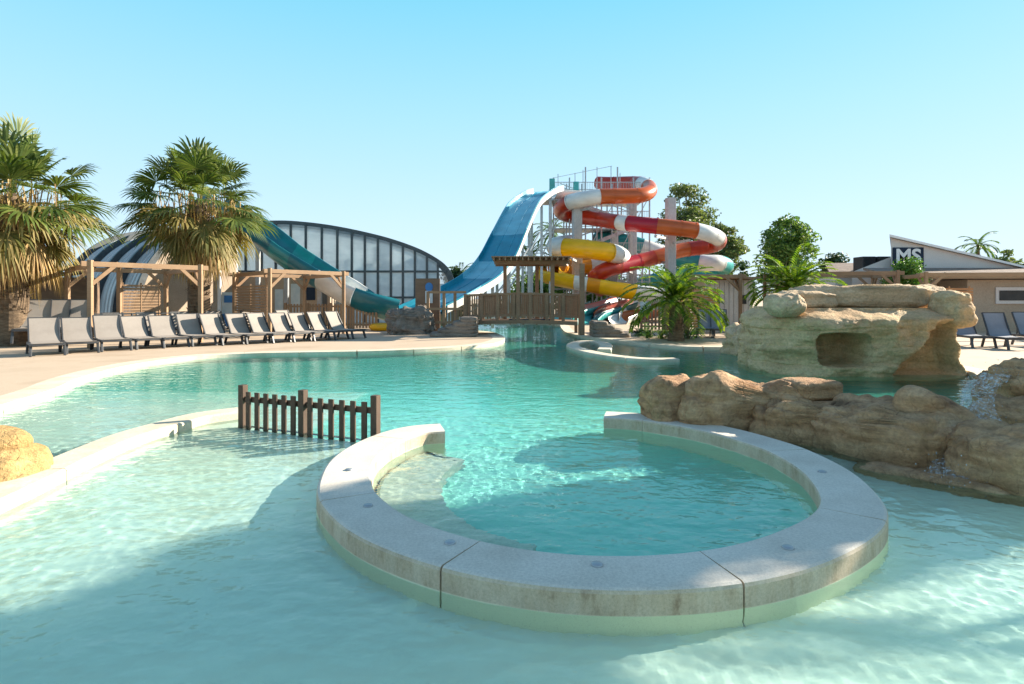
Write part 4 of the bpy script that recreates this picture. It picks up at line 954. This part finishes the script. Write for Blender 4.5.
wsn = thing('slat_screen', 'pale slatted privacy screen against the left end of the big rock', 'screen', (10.3, 24.5, Z)); mb.build('slats', M['paper'], wsn)
for q in (V(10.28, 24.42, Z), V(10.87, 24.63, Z)): MB().bar(q, q+V(0, 0, 2.5), .1).build('post', M['woodgrey'], wsn)

# ------------------------------------------------------------------ vegetation
def leaf_clump(mb, c, rad, n, size, rr):
    for _ in range(n):
        d = Vector((rr.gauss(0, 1), rr.gauss(0, 1), rr.gauss(0, 1))); d.normalize(); p = c+Vector((d.x*rad[0], d.y*rad[1], d.z*rad[2]))*(rr.random()**.45)
        a = Vector((rr.gauss(0, 1), rr.gauss(0, 1), rr.gauss(0, .7))).normalized(); b = a.cross(Vector((rr.gauss(0, 1), rr.gauss(0, 1), rr.gauss(0, 1)))).normalized()
        s = size*rr.uniform(.6, 1.3)
        mb.add([p-a*s, p+b*s*.42, p+a*s, p-b*s*.42], [(0, 1, 2, 3)])
def tree(label, base, h, cw, mat, seed, nclump=40, per=70, leaf=.22, name='tree', trunk_h=.3, lean=0, shape=(1, 1, 1), crad=.22, group=None, limbs=True):
    rr = random.Random(seed); base = Vector((base[0], base[1], Z)); t = thing(name, label, 'tree' if name != 'shrub' else 'shrub', base, group)
    ch = h*(1-trunk_h); cc = base+V(lean, 0, h*trunk_h+ch*.5); cl = []
    for _ in range(nclump):
        d = Vector((rr.gauss(0, 1), rr.gauss(0, 1), rr.gauss(0, 1))).normalized()*(rr.random()**.5)
        wz = 1-.35*max(0, d.z)
        cl.append(cc+Vector((d.x*cw*.42*wz*shape[0], d.y*cw*.42*wz*shape[1], d.z*ch*.43*shape[2])))
    mb = MB()
    for c in cl:
        k = rr.uniform(.6, 1.25); leaf_clump(mb, c, (cw*crad*k, cw*crad*k, cw*crad*k*.75), int(per*k), leaf, rr)
    mb.build('crown', M[mat], t, fixn=False)
    tm = MB(); top = cc+V(0, 0, ch*.1); r0 = .028*h
    tm.tube([base+V(0, 0, -.1), base.lerp(top, .35)+V(rr.uniform(-.1, .1)*cw*.2, 0, 0), base.lerp(top, .7)+V(rr.uniform(-.1, .1)*cw*.3, 0, 0), top], r0, 9, [1, .8, .55, .2])
    if limbs:
        for c in cl[::2]:
            a = base.lerp(top, rr.uniform(.4, .85)); m_ = a.lerp(c, .5)+V(0, 0, -.06*h*rr.random()); tm.tube([a, m_, c], r0*.35, 5, [1, .6, .2])
    tm.build('trunk', M['bark'], t, smooth=True); return t
tree('tall thin eucalyptus with drooping grey green clumps behind the broad column', P(684, 298, 56).xy, 13.2, 7.6, 'euc', 1, 80, 150, .17, trunk_h=.25, crad=.115, name='eucalyptus')
tree('lower eucalyptus at the right end of the red slide', P(722, 298, 54).xy, 9.0, 5.0, 'euc', 2, 56, 150, .17, trunk_h=.2, crad=.13, name='eucalyptus')
tree('bushy broadleaf tree standing alone right of the slides', P(787, 298, 44).xy, 8.2, 5.2, 'green', 3, 70, 150, .15, trunk_h=.2, crad=.145, name='broadleaf_tree')
tree('small dark round tree right of the bushy broadleaf tree', P(833, 298, 48).xy, 5.5, 3.2, 'darkgreen', 4, 34, 90, .18, trunk_h=.2, crad=.2, name='round_tree')
tree('dark conifer tip behind the boarded cabin', P(744, 298, 50).xy, 4.8, 2.2, 'darkgreen', 5, 20, 80, .15, trunk_h=.1, crad=.2, name='conifer')
tree('grey green tree at the right edge behind the gabled roof', P(1012, 298, 52).xy, 6.0, 4.2, 'euc', 6, 34, 80, .22, trunk_h=.2, crad=.2, name='eucalyptus')
tree('round clipped green bush on a stem in front of the navy sign', P(907, 298, 27.0).xy, 3.3, 1.9, 'bright', 7, 60, 130, .07, trunk_h=.42, crad=.22, name='shrub', limbs=False)
tree('tree top showing over the roof of the glazed enclosure', P(380, 298, 62).xy, 8.6, 4.6, 'green', 8, 30, 70, .25, trunk_h=.2, crad=.2, name='broadleaf_tree')
tree('dark shrubby tree between the enclosure and the blue slide', P(457, 298, 46).xy, 4.3, 2.6, 'darkgreen', 9, 30, 80, .16, trunk_h=.1, crad=.2, name='round_tree')
for i, (px, Y, h_, cw) in enumerate(((540, 54, 3.6, 9), (600, 56, 4.2, 9), (660, 57, 4.4, 9), (715, 58, 4.0, 8))):
    tree(['wide hedge tree behind the footbridge canopy', 'wide hedge tree behind the yellow slide', 'wide hedge tree behind the broad column', 'wide hedge tree behind the weathered pergola'][i], P(px, 298, Y).xy, h_, cw, 'green', 20+i, 40, 70, .25, trunk_h=.05, crad=.16, name='hedge_tree', group='hedge trees behind the slides')
for i, (px, Y, h_, cw) in enumerate(((20, 44, 4.2, 10), (820, 60, 4.0, 10), (940, 60, 3.6, 10))):
    tree(['wide hedge tree behind the big left palm', 'wide hedge tree behind the dark round tree', 'wide hedge tree behind the gabled building'][i], P(px, 298, Y).xy, h_, cw, 'darkgreen', 30+i, 40, 70, .25, trunk_h=.05, crad=.16, name='hedge_tree', group='hedge trees behind the slides')

def fan_frond(mb, o, d, pet, rad, rr, droop=.35, spread=115, nseg=30, tipdroop=.35):
    d = d.normalized(); side = d.cross(V(0, 0, 1)); side = side.normalized() if side.length > .05 else V(1, 0, 0); up = side.cross(d).normalized()
    side = (side*math.cos(.35*rr.uniform(-1, 1))+up*math.sin(.5*rr.uniform(-1, 1))).normalized(); up = side.cross(d).normalized()
    e = o+d*pet+V(0, 0, -droop*pet*.4); w_ = .025
    mb.add([o-side*w_, o+side*w_, e+side*w_*.6, e-side*w_*.6], [(0, 1, 2, 3)])
    d2 = (d+V(0, 0, -droop*.6)).normalized(); up2 = side.cross(d2).normalized()
    for k in range(nseg):
        a = R(lerp(-spread, spread, (k+.5)/nseg)+rr.uniform(-3, 3)); v = d2*math.cos(a)+side*math.sin(a); L = rad*(.62+.38*math.cos(a*.7))*rr.uniform(.85, 1.08)
        v = (v+up2*(.10+.14*(1-abs(math.cos(a))))).normalized(); nrm = v.cross(up2).normalized(); wd_ = rad*R(2*spread/nseg)*.26
        p1 = e+v*L*.5+V(0, 0, -tipdroop*L*.06); p2 = e+v*L*.78+V(0, 0, -tipdroop*L*.24); p3 = e+v*L+V(0, 0, -tipdroop*L*.62); fold = up2*wd_*.6*(1 if k % 2 else -1)
        mb.add([e, p1-nrm*wd_+fold*.4, p1+nrm*wd_-fold*.4, p2-nrm*wd_*.75, p2+nrm*wd_*.75, p3], [(0, 1, 2), (1, 3, 4, 2), (3, 5, 4)])
def fan_palm(label, base, zc, rcrown, seed, tr=.36, nl=44, nm=28, ndead=44, skirt=2.2):
    rr = random.Random(seed); base = Vector((base[0], base[1], Z)); t = thing('fan_palm', label, 'palm tree', base, 'fan palms on the left deck'); o = V(base.x, base.y, zc)
    prof = [(tr*1.25, 0), (tr*1.05, .4), (tr, 1.0), (tr*.95, zc*.5), (tr*.95, zc-.6), (tr*.6, zc+.1), (.02, zc+.3)]; mb = MB(); mb.lathe(base, prof, 24)
    for k in range(170):
        a = rr.uniform(0, 2*PI); zz = rr.uniform(.9, zc-.2); p = base+V(math.cos(a)*tr*.9, math.sin(a)*tr*.9, zz); out = V(math.cos(a), math.sin(a), rr.uniform(.5, 1.3)).normalized(); s = V(-math.sin(a), math.cos(a), 0)
        L = rr.uniform(.15, .34); mb.add([p-s*.06, p+s*.06, p+out*L+s*.025, p+out*L-s*.025], [(0, 1, 2, 3)])
    mb.build('trunk', M['trunk'], t, smooth=False)
    mb = MB()
    for k in range(nl):
        el = R(lerp(85, -12, (k/nl)**.85)); az = k*2.39996+rr.uniform(-.2, .2); d = V(math.cos(az)*math.cos(el), math.sin(az)*math.cos(el), math.sin(el))
        fan_frond(mb, o+d*.15, d, rcrown*rr.uniform(.38, .72), rcrown*rr.uniform(.34, .46), rr, .12+.45*max(0, math.cos(el)), tipdroop=.25+.3*math.cos(el))
    mb.build('crown', M['fan'], t, fixn=False)
    mb = MB()
    for k in range(nm):
        el = R(rr.uniform(-50, 12)); az = rr.uniform(0, 2*PI); d = V(math.cos(az)*math.cos(el), math.sin(az)*math.cos(el), math.sin(el))
        fan_frond(mb, o+d*.1+V(0, 0, -.1), d, rcrown*rr.uniform(.36, .52), rcrown*rr.uniform(.32, .42), rr, .5, 100, 26, .9)
    mb.build('yellowing_fronds', M['fanmix'], t, fixn=False)
    mb = MB()
    for k in range(ndead):
        el = R(rr.uniform(-86, -38)); az = rr.uniform(0, 2*PI); d = V(math.cos(az)*math.cos(el), math.sin(az)*math.cos(el), math.sin(el))
        fan_frond(mb, o+V(math.cos(az), math.sin(az), 0)*.28+V(0, 0, -.2-rr.random()*.5), d, rcrown*rr.uniform(.16, .34), rcrown*rr.uniform(.20, .34), rr, .8, 70, 20, 1.4)
    for k in range(280):             # hanging fruit stalks and straw
        az = rr.uniform(0, 2*PI); r = rr.uniform(.3, rcrown*.55); p = o+V(math.cos(az)*r, math.sin(az)*r, rr.uniform(-.7, .75)); s = V(rr.uniform(-1, 1), rr.uniform(-1, 1), 0).normalized()*.02; L = rr.uniform(.5, 1.2); q = p+V(rr.gauss(0, .12), rr.gauss(0, .12), -L)
        mb.add([p-s, p+s, q+s, q-s], [(0, 1, 2, 3)])
    mb.build('dry_skirt', M['fandead'], t, fixn=False); return t
fan_palm('big fan palm with a straw skirt at the left edge of the picture', P(12, 298, 19.6).xy, P(0, 204, 19.6).z, 3.0, 101, tr=.46)
fan_palm('fan palm with a straw skirt rising behind the near pergola', P(199, 298, 25.6).xy, P(0, 208, 25.6).z, 3.05, 102, tr=.44)

def feather(mb, o, az, el, L, rr, leafl=.45, n=26, curve=1.2, wd=.022):
    d = V(math.cos(az)*math.cos(el), math.sin(az)*math.cos(el), math.sin(el)); pts = [o.copy()]; p = o.copy(); e = el
    for k in range(n):
        e -= curve/n*(.4+1.2*k/n); d = V(math.cos(az)*math.cos(e), math.sin(az)*math.cos(e), math.sin(e)); p = p+d*(L/n); pts.append(p.copy())
    for k in range(n): 
        s = V(-math.sin(az), math.cos(az), 0)*.02*(1-k/n); mb.add([pts[k]-s, pts[k]+s, pts[k+1]+s*.8, pts[k+1]-s*.8], [(0, 1, 2, 3)])
    for k in range(3, n+1):
        t = (pts[k]-pts[k-1]).normalized(); s = V(-math.sin(az), math.cos(az), 0); u = s.cross(t)
        ll = leafl*(.45+.55*math.sin(PI*min(1, (k-1)/n*1.0+.08)))*rr.uniform(.85, 1.1)
        for q in (-1, 1):
            v = (t*.75+s*q*.85+abs(1)*V(0, 0, .18)).normalized(); tip = pts[k]+v*ll+V(0, 0, -.28*ll); m_ = pts[k]+v*ll*.5; b = v.cross(V(0, 0, 1)).normalized()*wd
            mb.add([pts[k], m_-b, tip, m_+b], [(0, 1, 2, 3)])
def feather_palm(label, base, zc, L, seed, n=26, tr=.2, mat='date', leafl=.45, elr=(-5, 80), grp=None, wd=.03, trunkmat='trunk'):
    rr = random.Random(seed); base = Vector((base[0], base[1], Z)); t = thing('feather_palm', label, 'palm tree', base, grp); mb = MB()
    mb.lathe(base, [(tr*1.4, 0), (tr*1.1, (zc-Z)*.3), (tr*1.15, (zc-Z)*.8), (tr*.7, zc-Z+.1), (.02, zc-Z+.2)], 14)
    for k in range(60):
        a = rr.uniform(0, 2*PI); p = base+V(math.cos(a)*tr, math.sin(a)*tr, rr.uniform(.1, max(.2, zc-Z))); s = V(-math.sin(a), math.cos(a), 0)*.05; q = p+V(math.cos(a), math.sin(a), 1.2)*.14
        mb.add([p-s, p+s, q+s*.4, q-s*.4], [(0, 1, 2, 3)])
    mb.build('trunk', M[trunkmat], t); mb = MB()
    for k in range(n):
        el = R(lerp(elr[1], elr[0], (k/n))+rr.uniform(-6, 6)); feather(mb, V(base.x, base.y, zc), k*2.39996+rr.uniform(-.25, .25), el, L*rr.uniform(.8, 1.1), rr, leafl, 24, 1.35, wd)
    mb.build('crown', M[mat], t, fixn=False); return t
feather_palm('bright green feather palm at the pool edge in front of the slide exits', P(676, 298, 21.6).xy, 1.45, 2.05, 201, 46, .22, wd=.045, leafl=.55, elr=(-4, 86))
feather_palm('bright feather palm fronds behind the left end of the big rock', P(793, 298, 24.0).xy, 1.9, 2.2, 202, 44, .2, wd=.045, leafl=.5, elr=(5, 84))
feather_palm('slender palm far behind the gabled roof', P(978, 298, 52).xy, P(0, 246, 52).z, 1.9, 203, 16, .14, 'green', .5, (-25, 70), wd=.05)
feather_palm('small palm showing between the blue slide and the tower', P(552, 298, 52).xy, P(0, 232, 52).z, 2.0, 204, 18, .16, 'green', .5, (-25, 75), wd=.05)
feather_palm('low palm behind the canopy under the blue slide', P(530, 298, 44).xy, P(0, 256, 44).z, 2.2, 205, 20, .18, 'date', .5, (-10, 75), wd=.05)
feather_palm('dark palm crown between the enclosure and the blue slide', P(461, 298, 50).xy, P(0, 276, 50).z, 1.8, 206, 16, .16, 'green', .5, (-10, 75), wd=.05)
rr0 = random.Random(9)
for i, (px, py, sz, mt) in enumerate(((652, 338, .75, 'bright'), (664, 339, .65, 'date'), (690, 339, .8, 'bright'), (676, 340, .55, 'bright'), (643, 336, .45, 'darkgreen'))):
    p = G(px, py, Z); t = thing('low_shrub', ['leafy shrub at the left foot of the feather palm', 'spiky shrub in front of the feather palm trunk', 'leafy shrub at the right foot of the feather palm', 'lowest leafy tuft in front of the feather palm', 'small dark tuft left of the feather palm'][i], 'shrub', (p.x, p.y+.3, Z), 'shrubs round the feather palm')
    mb = MB()
    for k in range(26): 
        a = rr0.uniform(0, 2*PI); feather(mb, V(p.x+rr0.uniform(-.15, .15), p.y+.3+rr0.uniform(-.1, .1), Z), a, R(rr0.uniform(20, 80)), sz*rr0.uniform(.6, 1.1), rr0, .2, 10, 1.2, .02)
    mb.build('foliage', M[mt], t, fixn=False)
    MB().tube([V(p.x, p.y+.3, Z-.05), V(p.x, p.y+.3, Z+.3)], .05, 6).build('stem', M['bark'], t)
# unseen tree and palm, added off to the right to shade the pool
tree('dense leafy tree added unseen beyond the right edge to shade the pool', (13.0, 10.0), 8.6, 2.7, 'green', 44, 70, 110, .16, trunk_h=.4, crad=.2, name='broadleaf_tree')
feather_palm('feather palm added unseen beyond the right edge for dappled shade', (11.8, 8.7), 5.0, 1.9, 302, 24, .2, wd=.035)

# caustics: sunlight refracted by the real ripples of the water surface onto everything under it
sl.cycles.is_caustics_light = True; wt.cycles.is_caustics_caster = True; sc.cycles.caustics_refractive = True
for o in bpy.data.objects:
    if o.type == 'MESH' and o != wt and o.name.split('.')[0] in ('pool_floor', 'wall_block', 'submerged_bench', 'floor_drain', 'pool_coping', 'ground', 'boulder', 'ledge_stone', 'body', 'picket', 'post', 'yellow_boulder'): o.cycles.is_caustics_receiver = True
